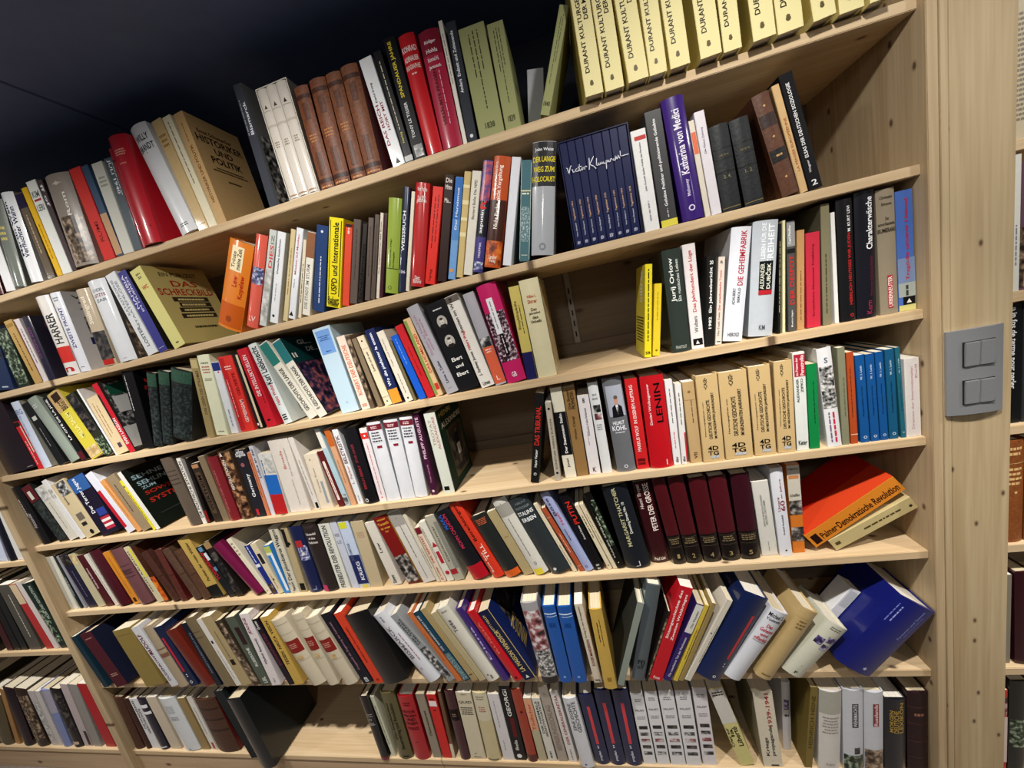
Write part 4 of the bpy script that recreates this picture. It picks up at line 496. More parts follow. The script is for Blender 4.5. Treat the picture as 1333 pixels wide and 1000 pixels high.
4|P|-0.5740 0.5858 0.0140 0.0272 0.2193 0.1447 0.0157|#d02c30|||red paperback lettered in white capitals beside the thick red hardback|u #f4e0dc .2 .93 .42 .28 MARKUS WOLF  IN EIGENEM AUFTRAG ; r #6c1418 .05 .12 .15 .75 ; r #d02c30 .075 .085 .2 .7
4|H|-0.5437 0.5867 0.0120 0.0495 0.2182 0.1440 0.0266|#c41c28|||thick glossy red hardback with huge black capitals|u #1c1014 .5 .92 .66 .28 LENIN ; u #f4dcdc .48 .92 .28 .14 Dmitri Wolkogonow ; r #f0d8d8 .03 .09 .72 .76
4|P|-0.4923 0.5858 0.0120 0.0160 0.2018 0.1332 0.0278|#e8e6e6|||slim white paperback with red-black print beside the thick red one|xu #55555c .5 .9 .5 .22 ; xu #c85868 .2 .4 .5 .2 ; u #222226 .03 .1 .5 .4 dtv
4|P|-0.4745 0.5860 0.0120 0.0134 0.1897 0.1252 0.0422|#e6e4e0|||slim white paperback second from the thick red hardback|xu #55555c .5 .9 .5 .25 ; r #c83848 .02 .4 .75 .98 ; u #222226 .03 .1 .4 .4 dtv
4|P|-0.4557 0.5860 0.0120 0.0246 0.1904 0.1257 0.0228|#c4a87c|||tan paperback numbered VII|r #a88c5c .78 .785 .02 .98 ; xu #6c5434 .5 .78 .6 .14 ; k #8c7044 .88 .5 .25 disc ; u #6c5434 .05 .13 .5 .3 VII
4|h|-0.4293 0.5865 0.0060 0.0437 0.1996 0.1500 0.0252|#d2b786|||kraft-brown hardback volume with squared logo, first of four|&adt
4|h|-0.3827 0.5865 0.0060 0.0555 0.1983 0.1500 0.0197|#d2b786|||kraft-brown hardback volume with squared logo, widest of four|&adt
4|h|-0.3231 0.5860 0.0060 0.0417 0.2007 0.1500 0.0152|#d2b786|||kraft-brown hardback volume with squared logo, third of four|&adt
4|h|-0.2778 0.5866 0.0060 0.0343 0.2019 0.1500 0.0337|#d2b786|||kraft-brown hardback volume with squared logo, beside the white-red book|&adt
4|P|-0.2403 0.5860 0.0080 0.0231 0.2142 0.1300 0.0268|#dfe2dc||#b4ac98|white paperback with a red title block at its head|r #b03040 .76 .98 .1 .98 ; u #f4e4e4 .77 .97 .72 .3 Perestroika ; u #f4e4e4 .77 .95 .3 .2 im Prisma der ; u #4c504c .5 .74 .3 .2 ALEXANDER ; u #4c504c .6 .74 .65 .2 ZIPKO ; h #33363a .08 .7 .16 Keter
4|P|-0.2151 0.5859 0.0080 0.0190 0.1856 0.1300 0.0251|#1a8a4c|||bright green hardback|xu #0c4c28 .3 .8 .6 .15
4|H|-0.1818 0.5854 0.0080 0.0259 0.2146 0.1400 -0.0424|#e6e6e6|||white jacketed hardback with a grey photo middle|p bwcoarse .4 .82 .02 .98 ; h #5c6c7c .88 .25 .2 S ; xu #7c6c8c .05 .36 .3 .2 ; xu #c83c5c .05 .36 .6 .3
4|P|-0.1541 0.5855 0.0080 0.0133 0.2095 0.1300 0.0049|#8c8c74|||olive-grey paperback with faint lettering|xu #6c6c54 .3 .7 .6 .3
4|P|-0.1384 0.5854 0.0080 0.0130 0.1970 0.1300 0.0019|#b4552c|||rust-orange paperback beside the blue set|xu #6c2c14 .3 .85 .4 .2 ; r #e8c4b0 .1 .11 .02 .98
4|P|-0.1202 0.5854 0.0080 0.0162 0.1877 0.1300 -0.0168|#1c5c98|||blue paperback beside the rust-orange one|&blu
4|P|-0.1017 0.5854 0.0080 0.0152 0.1865 0.1300 -0.0192|#1c5c98|||second blue paperback from the rust-orange one|&blu
4|P|-0.0845 0.5854 0.0080 0.0138 0.1878 0.1300 -0.0207|#1c5c98|||third blue paperback from the rust-orange one|&blu
4|P|-0.0688 0.5854 0.0080 0.0156 0.1896 0.1300 -0.0150|#1e6084|||fourth blue paperback from the rust-orange one|&blu
4|P|-0.0482 0.5854 0.0080 0.0081 0.1905 0.1300 -0.0322|#2c6c7c|||slim teal-blue paperback closing the blue set|&blu
4|P|-0.0384 0.5854 0.0080 0.0249 0.1637 0.1300 -0.0073|#e2dcd8|||white paperback with faint pink lettering beside the side panel|u #c8a4a8 .1 .9 .45 .18 Dramen der Internationalen ; u #c8a4a8 .75 .92 .75 .16 Exil
5|P|-2.5682 0.3254 0.0140 0.0350 0.2093 0.1381 -0.0134|#d8d8cc|||white paperback next to the upright|
5|P|-2.5227 0.3254 0.0140 0.0109 0.2119 0.1398 -0.0556|#1c2c30|||slim black-teal paperback with white print|xu #b8c8c8 .25 .6 .5 .4
5|P|-2.5027 0.3254 0.0140 0.0106 0.2084 0.1376 -0.0907|#9c9aa4|||slim grey paperback beside the navy one|
5|P|-2.4785 0.3254 0.0140 0.0416 0.2102 0.1387 -0.1464|#22203c|||navy paperback with faint print and a pale head|p dark .8 .98 .02 .98 ; xu #6c6880 .2 .7 .5 .2
5|P|-2.4347 0.3254 0.0140 0.0326 0.2118 0.1398 -0.1403|#c8c0a0|||beige paperback beside the maroon one with white lettering|p tan .8 .98 .1 .9
5|P|-2.3943 0.3254 0.0140 0.0308 0.2028 0.1338 -0.1679|#581c26|||maroon paperback with a white title line|u #e4c8cc .35 .75 .35 .3 Weltliche Sozialismus
5|P|-2.3552 0.3254 0.0140 0.0156 0.2052 0.1354 -0.1969|#e0dcd0|||slim ivory book between two maroon ones|xu #9c8c7c .3 .7 .5 .2
5|H|-2.3377 0.3254 0.0140 0.0542 0.2130 0.1406 -0.1429|#541c28|||thick plain maroon hardback|
5|P|-2.2697 0.3254 0.0140 0.0279 0.2046 0.1350 -0.1980|#e09838|||orange paperback with brown square at its foot|r #4c3014 .04 .12 .3 .75 ; xu #a86c20 .2 .9 .5 .15
5|H|-2.2396 0.3254 0.0140 0.0577 0.2094 0.1382 -0.1561|#7c5458|||mauve hardback with embossed dark rules|r #54383c .7 .71 .1 .9 ; r #54383c .62 .63 .1 .9 ; r #54383c .56 .57 .1 .9 ; r #54383c .5 .51 .1 .9 ; xh #54383c .6 .7 .14 3
5|P|-2.1650 0.3254 0.0140 0.0268 0.2167 0.1431 -0.2217|#d8d0b0|||cream paperback with black capitals and a yellow edge|u #6c6444 .2 .92 .3 .35 NICHT KÄUFLICH ; r #e4d83c .45 .95 .65 .98
5|P|-2.1357 0.3254 0.0140 0.0216 0.2169 0.1432 -0.2108|#4c2818|||dark paperback with flame-coloured foot|p flame .02 .45 .02 .98
5|D|-2.0979 0.3254 0.0140 0.0309 0.1922 0.1268 -0.2816|#5c382c|||dull brown leather volume, first of the scuffed leather run|r #4c2c22 .5 .52 .02 .98
5|D|-2.0653 0.3254 0.0140 0.0267 0.1913 0.1500 -0.1278|#6c3830|#6e1c20||brown leather volume with bare dark red side|r #54281f .5 .52 .02 .98
5|D|-2.0078 0.3254 0.0140 0.0323 0.1940 0.1281 -0.2758|#6a5040|||scuffed grey-brown leather volume with blurred spine|r #54402f .5 .52 .02 .98
5|D|-1.9728 0.3254 0.0140 0.0348 0.1825 0.1205 -0.2270|#6c4c38|||scuffed brown leather volume, last of the leather run|r #54382a .5 .52 .02 .98
5|P|-1.9353 0.3254 0.0140 0.0471 0.2218 0.1464 -0.2234|#c4a860|||tan paperback with black foot and black vertical lettering|b #1c1e1c .0 .2 ; u #4c3c18 .28 .92 .55 .25 Partisan der roten Wälder
5|P|-1.8702 0.3254 0.0140 0.0269 0.1906 0.1258 -0.3005|#24262a|||black paperback with big red letters and white-blue patches|u #d02c34 .35 .9 .35 .5 TOMORROW ; r #d8e0e4 .72 .86 .55 .98 ; r #6c94b4 .9 .98 .3 .9 ; r #6c94b4 .5 .58 .6 .98
5|P|-1.8406 0.3254 0.0140 0.0261 0.2036 0.1344 -0.2571|#2c2624|||dark paperback with a tan head beside the magenta hardback|b #a88c60 .88 .99 ; p dark .1 .8 .02 .98
5|H|-1.7675 0.3254 0.0140 0.0384 0.2031 0.1341 -0.4694|#7c1c4c|||magenta hardback leaning beside the cream one|
5|P|-1.7247 0.3254 0.0140 0.0175 0.2122 0.1400 -0.3666|#e6dfc8|||cream paperback with tiny stacked print at its head|xh #b89c84 .82 .6 .4 4 ; k #c88c7c .06 .5 .3 disc
5|P|-1.7051 0.3254 0.0140 0.0174 0.1752 0.1156 -0.2317|#28388c|||navy-blue paperback with a white dash and photo foot|xu #c8d0e4 .65 .98 .5 .4 ; r #e4e4ec .56 .62 .05 .95 ; p brown .02 .2 .02 .98
5|P|-1.6855 0.3254 0.0140 0.0214 0.1786 0.1179 -0.2116|#dcd0b0|||cream paperback with dark title lozenge|r #2c2c34 .6 .8 .25 .85 ; xu #8c8468 .1 .4 .5 .2 ; k #2c2c34 .28 .6 .3 disc
5|P|-1.6624 0.3254 0.0140 0.0214 0.1660 0.1095 -0.0940|#3c8cd0|||blue and white paperback with green head|r #e4e8ea .05 .8 .55 .98 ; b #b8c46c .85 .98 ; r #e4e4d0 .8 .85 .02 .98
5|P|-1.6392 0.3254 0.0140 0.0327 0.2210 0.1459 0.0006|#cfcab8|||ivory paperback lettered Der plombierte Waggon in black|u #1c1a18 .2 .97 .5 .5 Der plombierte Waggon ; u #4c463c .03 .17 .5 .3 Pearson ; k #6c644c .15 .2 .2 ring
5|P|-1.6047 0.3262 0.0140 0.0241 0.2184 0.1441 0.0327|#b8a884|||tan paperback with a black angular emblem|r #26221e .7 .97 .05 .5 ; r #1c1a18 .03 .14 .2 .9 ; k #1c1a18 .75 .6 .5 diamond
5|H|-1.5707 0.3258 0.0140 0.0432 0.2172 0.1434 0.0099|#242c54|||navy hardback with a pale face and red cap|p bluebw .5 .72 .3 .95 ; r #b03838 .7 .8 .25 .75 ; k #d8d4d4 .6 .6 .25 disc ; u #8c94b8 .04 .1 .6 .3 L
5|H|-1.5214 0.3254 0.0140 0.0492 0.2235 0.1475 -0.0097|#38302e|||thick dark brown hardback with white lettering and pink foot patch|h #e4dcd8 .85 .65 .08 Schwindel ; h #e4dcd8 .79 .45 .08 of the ; h #e4dcd8 .73 .6 .08 Redlichen ; r #c84474 .01 .1 .1 .45 ; xh #5c4c4c .95 .8 .06 2
5|P|-1.4676 0.3254 0.0140 0.0367 0.2154 0.1422 -0.0093|#deded4|||white paperback lettered FREIBEUTER DER REVOLUTION in black|u #1c1c1a .03 .97 .45 .42 FREIBEUTER DER REVOLUTION
5|P|-1.4244 0.3254 0.0140 0.0224 0.2184 0.1441 -0.0313|#ccd0dc|||pale grey book with stacked pale letters at its head|h #8c90a0 .8 .8 .25 VIER ; h #8c90a0 .7 .6 .2 LE
5|P|-1.4002 0.3254 0.0140 0.0345 0.2143 0.1414 -0.0238|#c8d4e8|||white paperback with navy lower half and yellow head tag|b #2a3468 .06 .5 ; r #d8d840 .9 .99 .05 .75 ; u #6c7080 .42 .68 .3 .24 DUITSE SABOTAGE ; u #e8eaf4 .12 .4 .6 .34 KRIEG ; r #d8cc5c .0 .05 .3 .9
5|P|-1.3639 0.3254 0.0140 0.0408 0.2106 0.1500 -0.0043|#c8b898|#b0a080||beige paperback with faint red-brown print|xh #b89880 .8 .6 .14 4
5|P|-1.2932 0.3254 0.0140 0.0305 0.2033 0.1400 -0.1430|#ded8cc|||off-white paperback with a few black handwritten words|u #33302c .52 .68 .4 .3 Lew ; u #33302c .03 .16 .4 .4 Slowo
5|P|-1.2436 0.3254 0.0140 0.0437 0.2184 0.1500 -0.2227|#84201e|#b8983c||dark red paperback with yellow lettering and stern face photo|h #e0b04c .95 .6 .06 Michail ; h #e0b04c .89 .8 .09 Tausch ; h #e0b04c .83 .7 .07 der weisse ; h #e0b04c .78 .25 .06 Zar ; p face .02 .42 .02 .98
5|P|-1.1956 0.3254 0.0140 0.0373 0.2299 0.1517 -0.2180|#d8d4cc|||pale grey paperback with a dark hole mark at its head|b #a8a49c .8 .99 ; k #222222 .9 .5 .08 disc ; xu #8c887c .35 .8 .5 .15 ; xu #8c887c .05 .3 .5 .1
5|P|-1.1556 0.3254 0.0140 0.0107 0.2189 0.1445 -0.2111|#d8d0bc|||slim cream book beside the pale grey paperback|xu #6c6450 .2 .5 .5 .3
5|P|-1.1429 0.3254 0.0140 0.0159 0.1748 0.1154 -0.1990|#e4d4c0|||cream paperback with red vertical lettering|b #7c2430 .88 .99 ; u #b83c34 .35 .85 .4 .4 DER BERGTEST ; u #b83c34 .1 .28 .4 .35 Lothar ; k #c8483c .05 .5 .5 ring
5|P|-1.1237 0.3254 0.0140 0.0204 0.1884 0.1244 -0.2053|#e0dcd0|||white paperback with red wedge shapes|k #b8303c .62 .7 .8 tri ; r #b8303c .3 .5 .4 .9 ; k #b8303c .14 .6 .6 disc ; xu #6c685c .4 .9 .2 .15
5|P|-1.1012 0.3254 0.0140 0.0285 0.2032 0.1341 -0.1886|#b4b0a0|||grey paperback with spaced capitals and red foot|u #4c483c .3 .85 .35 .2 KONSTANTIN PAUST ; r #a83038 .1 .18 .02 .7 ; r #8c8c84 .18 .9 .6 .98
5|H|-1.0455 0.3254 0.0140 0.0488 0.2173 0.1434 -0.3025|#1e1e24|||black hardback with blue and red names and a red foot|b #b81c2c .0 .2 ; u #3c6cc8 .75 .96 .3 .24 MARA ; u #c83c5c .45 .95 .55 .2 MOHN CALHOUN
5|H|-0.9872 0.3254 0.0140 0.0323 0.2380 0.1571 -0.3239|#d8442c|||orange-red hardback with black lettering and white names|u #2c1410 .5 .97 .5 .36 Betrachtungen ; u #f4dcd0 .25 .45 .6 .28 TILL ; u #f4dcd0 .08 .35 .3 .18 Boris Bett
5|H|-0.9515 0.3254 0.0140 0.0433 0.1934 0.1276 -0.3046|#2c302e|||black hardback with an orange head and foot band|b #d86828 .0 .1 ; xh #c86c48 .9 .8 .16 4 ; k #6c5030 .15 .3 .12 disc
5|P|-0.9028 0.3254 0.0140 0.0258 0.2020 0.1333 -0.3110|#b4a47c|||plain beige cloth hardback beside the white one with yellow foot|xh #94845c .6 .5 .05 1
5|H|-0.8739 0.3254 0.0140 0.0393 0.2338 0.1543 -0.3043|#d8d6cc|||white hardback with a yellow foot emblem and hole at its head|k #222222 .94 .5 .06 disc ; b #a8a69c .78 .93 ; r #e0d04c .0 .08 .1 .7 ; xu #8c8a80 .25 .75 .45 .12 ; h #33332c .15 .15 .1 U
5|H|-0.8280 0.3254 0.0140 0.0502 0.2321 0.1591 -0.3160|#363d40|||slate hardback with white stencil capitals at its head|h #7c8488 .93 .6 .06 ABDU ; h #8c9498 .87 .8 .07 WATSCHUK ; h #eceeee .8 .85 .11 STALINS ; h #f0f2f2 .72 .75 .11 ERBEN ; k #e0e4e4 .06 .3 .18 disc
5|P|-0.7734 0.3254 0.0140 0.0102 0.2109 0.1392 -0.3119|#ddd2b8|||slim cream book between slate hardback and rust one|xu #8c8064 .1 .4 .5 .3
5|P|-0.7558 0.3254 0.0140 0.0120 0.1977 0.1305 -0.3356|#b05a3c|||slim rust-red paperback|r #e4c4b0 .85 .855 .02 .98 ; xu #e8ccb8 .3 .6 .5 .25 ; r #e4c4b0 .08 .085 .02 .98
5|H|-0.7413 0.3254 0.0140 0.0222 0.2373 0.1566 -0.3167|#a8b0d4|||lavender hardback with handwritten lettering|u #4c3c5c .72 .94 .35 .35 Böse ; u #c04c6c .6 .75 .6 .3 Nein ; u #3c4c6c .4 .55 .4 .2 Anna Karen ; k #4c5c8c .06 .4 .3 ring
5|P|-0.7167 0.3254 0.0140 0.0227 0.2284 0.1507 -0.2390|#18161a|||black paperback lettered in big red capitals|u #d0382c .6 .88 .5 .55 PUTIN ; u #e4e4e4 .4 .58 .5 .2 Konrad Schuller ; xh #c0c0c0 .04 .4 .14 2
5|P|-0.6840 0.3254 0.0140 0.0102 0.1915 0.1264 -0.2770|#dcd0b4|||slim cream booklet, left of a similar pair|xu #4c4434 .5 .85 .5 .4 ; k #4c4434 .06 .5 .3 disc
5|P|-0.6712 0.3254 0.0140 0.0099 0.1932 0.1275 -0.2789|#dcd0b4|||slim cream booklet, right of a similar pair|xu #8c8064 .4 .85 .5 .3
5|P|-0.6593 0.3254 0.0140 0.0178 0.2205 0.1455 -0.2308|#161614|||black paperback with a green-white curved photograph|k #e8e8e0 .85 .5 .15 disc ; p greenbw .3 .9 .5 .98 ; u #c0c4b4 .15 .7 .25 .22 MANES SPERBER ; k #e8e8e0 .08 .4 .15 disc
5|H|-0.6373 0.3254 0.0160 0.0589 0.2260 0.1492 -0.1188|#1f242c|||thick black-blue hardback with spaced gold-white capitals|u #c8c49c .27 .98 .42 .16 MARGARET THATCHER ; u #e8e8e0 .42 .8 .64 .15 Downing Street No. 10 ; r #e8e8e8 .02 .08 .55 .58 ; r #e8e8e8 .02 .025 .4 .58
5|H|-0.5752 0.3254 0.0300 0.0435 0.2205 0.1455 -0.0726|#3e0f18|||dark wine-red hardback with tall white serif lettering|u #f0e4dc .4 .98 .65 .3 PETER DER GROSSE ; u #e4d4cc .68 .98 .25 .24 Henri Troyat ; h #e8dcd4 .05 .6 .09 Paul List
5|H|-0.5250 0.3254 0.0180 0.0297 0.2296 0.1515 -0.0939|#56161f|||wine-red cloth volume with black foot, first of five|&bis 1
5|H|-0.4934 0.3254 0.0180 0.0349 0.2280 0.1504 -0.0773|#56161f|||wine-red cloth volume with black foot, second of five|&bis 2
5|H|-0.4542 0.3254 0.0180 0.0385 0.2208 0.1457 -0.0544|#56161f|||wine-red cloth volume with black foot, middle of five|&bis 4
5|H|-0.4123 0.3254 0.0180 0.0380 0.2190 0.1446 -0.0494|#581824|||wine-red cloth volume with black foot, fourth of five|&bis 3
5|H|-0.3711 0.3254 0.0180 0.0398 0.2179 0.1438 -0.0226|#421422|||darker wine-purple cloth volume with black foot, last of five|&bis 5
5|P|-0.3258 0.3254 0.0220 0.0346 0.1908 0.1259 -0.0327|#dcdad2|||pale grey paperback with small vertical capitals|u #7c7a74 .4 .82 .42 .12 EINFLUSS IM REVOLUTIONÄREN ; u #7c7a74 .42 .75 .58 .12 ERSTEN OKTOBER ; u #7c7a74 .4 .75 .72 .1 ; xu #a8a6a0 .06 .2 .5 .1
5|H|-0.2894 0.3254 0.0180 0.0257 0.2214 0.1461 -0.0213|#e6e8ee|||white hardback lettered Unsere 60er Jahre in crimson|u #8c2034 .52 .68 .35 .2 Unsere ; u #8c2034 .52 .64 .66 .4 60 ; u #8c2034 .66 .88 .66 .18 er Jahre ; u #4c4c54 .25 .48 .5 .14 Rudolf Stoltzfuß ; k #222226 .07 .5 .16 disc
5|P|-0.2588 0.3256 0.0240 0.0252 0.2219 0.1464 0.0074|#d88434|||orange and grey paperback with two portrait photographs|r #cfcabc .6 .99 .0 1 ; h #33302c .95 .8 .06 Hanns ; r #c88c5c .84 .88 .1 .9 ; h #33302c .66 .8 .08 Scheffler ; p face .44 .6 .0 1 ; p face .14 .3 .0 1
5|P|-0.1875 0.3527 0.0200 0.0314 0.1824 0.1400 1.0519|#c8b888|||slim tan paperback lying aslant beneath the orange hardback|xu #5c4c2c .4 .85 .5 .25 ; xu #5c4c2c .04 .1 .5 .5 ; k #33302c .95 .6 .2 disc
5|h|-0.2359 0.3710 0.0200 0.0411 0.2164 0.1500 0.9606|#e0902c||#d2481c|orange hardback lying aslant, lettered Demokratische Revolution|u #3c1c10 .12 .97 .6 .42 Palmer·Demokratische Revolution ; r #2c1414 .03 .1 .25 .85 ; Lr #b42a18 .0 1 .0 .6
6|P|-2.5277 0.0189 -0.0150 0.0239 0.2213 0.1460 -0.1969|#1f3a48|||narrow teal book next to the upright|
6|h|-2.4662 0.0189 -0.0150 0.0610 0.2306 0.1700 -0.2548|#561c2a|#0f1838||maroon-spined hardback with navy side cover|xh #a87c70 .9 .6 .06 1 ; xh #b89484 .22 .7 .1 2
6|P|-2.3272 0.0189 -0.0150 0.0861 0.2348 0.1550 -0.1657|#98854c|||thick plain olive-tan paperback|r #7c6c3c .9 .905 .1 .9
6|P|-2.2153 0.0189 -0.0150 0.0340 0.2477 0.1635 -0.2567|#dcdee2|||white paperback with dark red dotted capitals|u #6c1c34 .1 .62 .4 .34 DUDENKOWSKI ; u #7c3448 .55 .88 .4 .5 RUDOLF
6|H|-2.1788 0.0189 -0.0150 0.0425 0.2458 0.1622 -0.1993|#b4a48c|||grey-beige hardback with two brown bands|b #8c6450 .62 .64 ; b #8c6450 .5 .56
6|P|-2.1312 0.0189 -0.0150 0.0377 0.2416 0.1595 -0.2096|#1c2c50|||navy hardback with a red stripe and white dots near its foot|r #c83448 .25 .82 .2 .45 ; r #e8e8ec .19 .205 .3 .45 ; r #e8e8ec .16 .175 .3 .45 ; k #e8e8ec .07 .4 .3 ring
6|H|-2.0745 0.0189 -0.0150 0.0510 0.2274 0.1501 -0.2796|#7a3024|||red-brown hardback leaning beside the dark navy one|
6|P|-2.0214 0.0189 -0.0150 0.0230 0.2490 0.1644 -0.1611|#1c2434|||narrow dark navy book with spaced capitals|u #7c8494 .2 .85 .6 .35 ARBEITERBEWEGUNG
6|H|-1.9874 0.0189 -0.0150 0.0428 0.2678 0.1767 -0.1958|#84765a|||drab tan hardback with faint brown rules|r #6c5c44 .8 .81 .1 .9 ; r #6c5c44 .72 .73 .1 .9
6|P|-1.9415 0.0189 -0.0150 0.0204 0.2620 0.1729 -0.1974|#e0dcd4|||slim white book beside the drab tan hardback|r #33303c .64 .68 .3 .7 ; xu #a09c94 .1 .55 .5 .2
6|P|-1.9190 0.0189 -0.0150 0.0399 0.2678 0.1768 -0.1914|#b4a27c|||beige paperback with a black patch|r #2c2420 .3 .38 .3 .7 ; xu #8c7c5c .4 .8 .5 .2
6|P|-1.8689 0.0189 -0.0150 0.0275 0.2537 0.1674 -0.2208|#4c4234|||dark brown mottled paperback|p brown .05 .95 .05 .95
6|P|-1.8393 0.0189 -0.0150 0.0371 0.2601 0.1717 -0.1551|#5c6458|||grey-green paperback with white capitals|u #e4e8e0 .28 .55 .6 .3 RUSSISCHE ; r #3c2428 .6 .85 .4 .9 ; u #e4e8e0 .03 .12 .6 .4 LISL
6|P|-1.8005 0.0189 -0.0150 0.0349 0.2682 0.1770 -0.0757|#e0d8d8|||pinkish-white paperback with crimson letters at its head|u #8c3450 .72 .95 .35 .4 JEANNE ; u #4c4c5c .3 .66 .5 .28 Wladimir Satanowski ; xu #9c9ca0 .04 .1 .5 .3
6|P|-1.7358 0.0189 -0.0150 0.0214 0.2499 0.1649 -0.1871|#241a26|||black and maroon paperback with white head lettering|u #e4e4e0 .85 .97 .4 .5 Grosses ; u #7c3450 .3 .78 .6 .5 BONAPARTES
6|P|-1.7124 0.0189 -0.0150 0.0325 0.2543 0.1678 -0.1482|#c8a858|||tan-gold paperback with dark vertical capitals|u #2c2414 .3 .94 .5 .36 TESSEN  NIKITA  VISION
6|H|-1.6494 0.0189 -0.0150 0.0582 0.2475 0.1633 -0.2616|#cfc5ae|||ivory cloth volume with dark red label, first of three|&tol
6|H|-1.5889 0.0189 -0.0150 0.0380 0.2603 0.1718 -0.1676|#cfc5ae|||ivory cloth volume with dark red label, narrow middle of three|&tol
6|H|-1.5294 0.0189 -0.0150 0.0472 0.2470 0.1630 -0.2441|#cfc5ae|||ivory cloth volume with dark red label, last of three|&tol
6|P|-1.4674 0.0189 -0.0150 0.0369 0.2577 0.1701 -0.2607|#1c1c2a|||black-navy paperback with pink-white vertical lettering|u #a87c8c .2 .88 .45 .26 Kruppstahl die Begleitung der Kaiserzeit ; h #e8e8e8 .05 .3 .2 m
6|P|-1.4256 0.0189 -0.0150 0.0281 0.2570 0.1696 -0.2480|#d84c30|||orange-red paperback with dark lettering beside the black leather binder|u #6c1c10 .3 .8 .5 .28 Lehrjahre eines Revolutionärs ; k #8c2c1c .05 .5 .3 disc
6|H|-1.3948 0.0189 -0.0150 0.0834 0.2475 0.1633 -0.2372|#1b1b1c|||thick black leather-look binder|r #2c2c2e .8 .805 .1 .9
6|H|-1.2532 0.0189 -0.0120 0.0442 0.2579 0.1702 -0.4425|#dfe1e6|||white hardback with grey-lilac title leaning left beside the gap|u #7c747c .35 .82 .4 .3 BISMARCK ; xu #a87c84 .3 .7 .75 .12 ; k #a85c64 .2 .4 .15 ring ; xu #9c9ca4 .88 .96 .5 .3
6|P|-1.1927 0.0189 -0.0120 0.0247 0.2570 0.1696 -0.4762|#a0a4a6|||grey paperback lettered DER ZWEITE WELTKRIEG in black|u #1c2024 .55 .9 .3 .24 DER ZWEITE ; u #1c2024 .55 .92 .65 .26 WELTKRIEG ; p bw .05 .5 .02 .98
6|P|-1.1644 0.0189 -0.0120 0.0145 0.2522 0.1664 -0.3759|#d07c48|||slim orange-salmon paperback|xu #8c4c24 .3 .7 .5 .2
6|P|-1.1421 0.0189 -0.0120 0.0204 0.2529 0.1669 -0.3934|#1f4c62|||deep teal paperback with black-white capitals|u #d8dce0 .45 .95 .4 .3 DIE ERINNERUNGEN DES ; p tealdots .02 .4 .1 .9
6|P|-1.1182 0.0189 -0.0120 0.0182 0.2612 0.1724 -0.3771|#b4a074|||tan paperback beside the deep teal one|r #33302c .08 .09 .2 .8
6|P|-1.0957 0.0189 -0.0120 0.0198 0.2455 0.1620 -0.3810|#c0b490|||beige paperback left of the white one lettered in script|
6|H|-1.0708 0.0189 -0.0120 0.0382 0.2604 0.1719 -0.3675|#dfdccf|||white hardback with a word in script near its head|u #33303c .68 .84 .4 .34 Türke ; xh #9c988c .95 .5 .06 1 ; k #33303c .09 .4 .2 star ; xu #8c887c .03 .08 .6 .3
6|H|-1.0287 0.0189 -0.0120 0.0210 0.2533 0.1672 -0.3241|#48307c|||purple hardback between the white and red ones|u #c8b8e4 .3 .75 .5 .3 Diana
6|H|-0.9935 0.0189 -0.0120 0.0257 0.2431 0.1605 -0.3619|#c8202c|||glossy red hardback beside the navy one with gold lettering|u #e87c6c .4 .85 .5 .25 RUSSIA ; r #6c1018 .03 .06 .3 .6
6|P|-0.9633 0.0189 -0.0120 0.0343 0.2392 0.1600 -0.3645|#1a2448|#1c2c64||navy paperback with gold lettering and gold frame line|u #dcc884 .12 .72 .4 .4 LA MAISON WINDSOR ; u #dcc884 .72 .95 .3 .2 KITTY KELLEY ; r #dcc884 .0 1 .95 1 ; k #e8e8e8 .05 .4 .3 tri ; Ru #cdb46c .25 .6 .4 .3 WINDSOR ; Rp dark .6 .98 .3 .98
6|H|-0.9136 0.0189 -0.0150 0.0439 0.2527 0.1500 -0.0364|#a8a6a8|||silver picture hardback with red stain and ornate black foot|p redbw .4 .9 .02 .98 ; p bwcoarse .1 .42 .02 .98 ; b #2c2624 .0 .08
6|H|-0.8659 0.0189 -0.0150 0.0334 0.2385 0.1574 -0.0087|#1a5ca8|||bright blue hardback with curled white line, left of two|&bl2
6|H|-0.8299 0.0189 -0.0150 0.0364 0.2352 0.1552 0.0006|#1a5ca8|||bright blue hardback with curled white line, right of two|&bl2
6|P|-0.7741 0.0189 -0.0200 0.0209 0.2411 0.1591 -0.0395|#d4cab8|||beige paperback with black and dark red vertical lettering|u #3c3830 .58 .97 .45 .26 Krieg in der Kriegszeit ; u #7c2428 .22 .56 .5 .36 ROGER MANDERSON ; h #2c2824 .03 .6 .16 Herbig
6|H|-0.7475 0.0190 -0.0340 0.0308 0.2390 0.1577 0.0023|#c8a854|||gold-yellow hardback with small black print|xu #4c3c14 .6 .85 .4 .14 ; xu #4c3c14 .55 .88 .62 .1 ; r #9c7c34 .1 .15 .35 .7
6|h|-0.7150 0.0246 -0.0300 0.0168 0.2556 0.1500 0.3434|#929a90||#33352f|grey-green hardback leaning right with dark side cover|
6|H|-0.6768 0.0278 -0.0150 0.0326 0.2872 0.1902 0.2754|#5a6468|||slate hardback with dark monogram, leaning right|h #2c3438 .2 .6 .18 ffi ; h #2c3438 .15 .5 .16 off
6|P|-0.6430 0.0208 -0.0200 0.0050 0.2215 0.1462 0.3821|#2c2422|||slim patterned black book leaning beside the red one|p brown .1 .9 .05 .95
6|P|-0.6318 0.0305 -0.0200 0.0309 0.2860 0.1887 0.3848|#c42430|||red paperback lettered Sittengeschichte in white, leaning right|u #f8ece8 .46 .96 .3 .26 Sittengeschichte des ; u #f8ece8 .45 .93 .7 .24 Zweiten Weltkrieges ; h #f4dcd8 .03 .5 .1 Komet
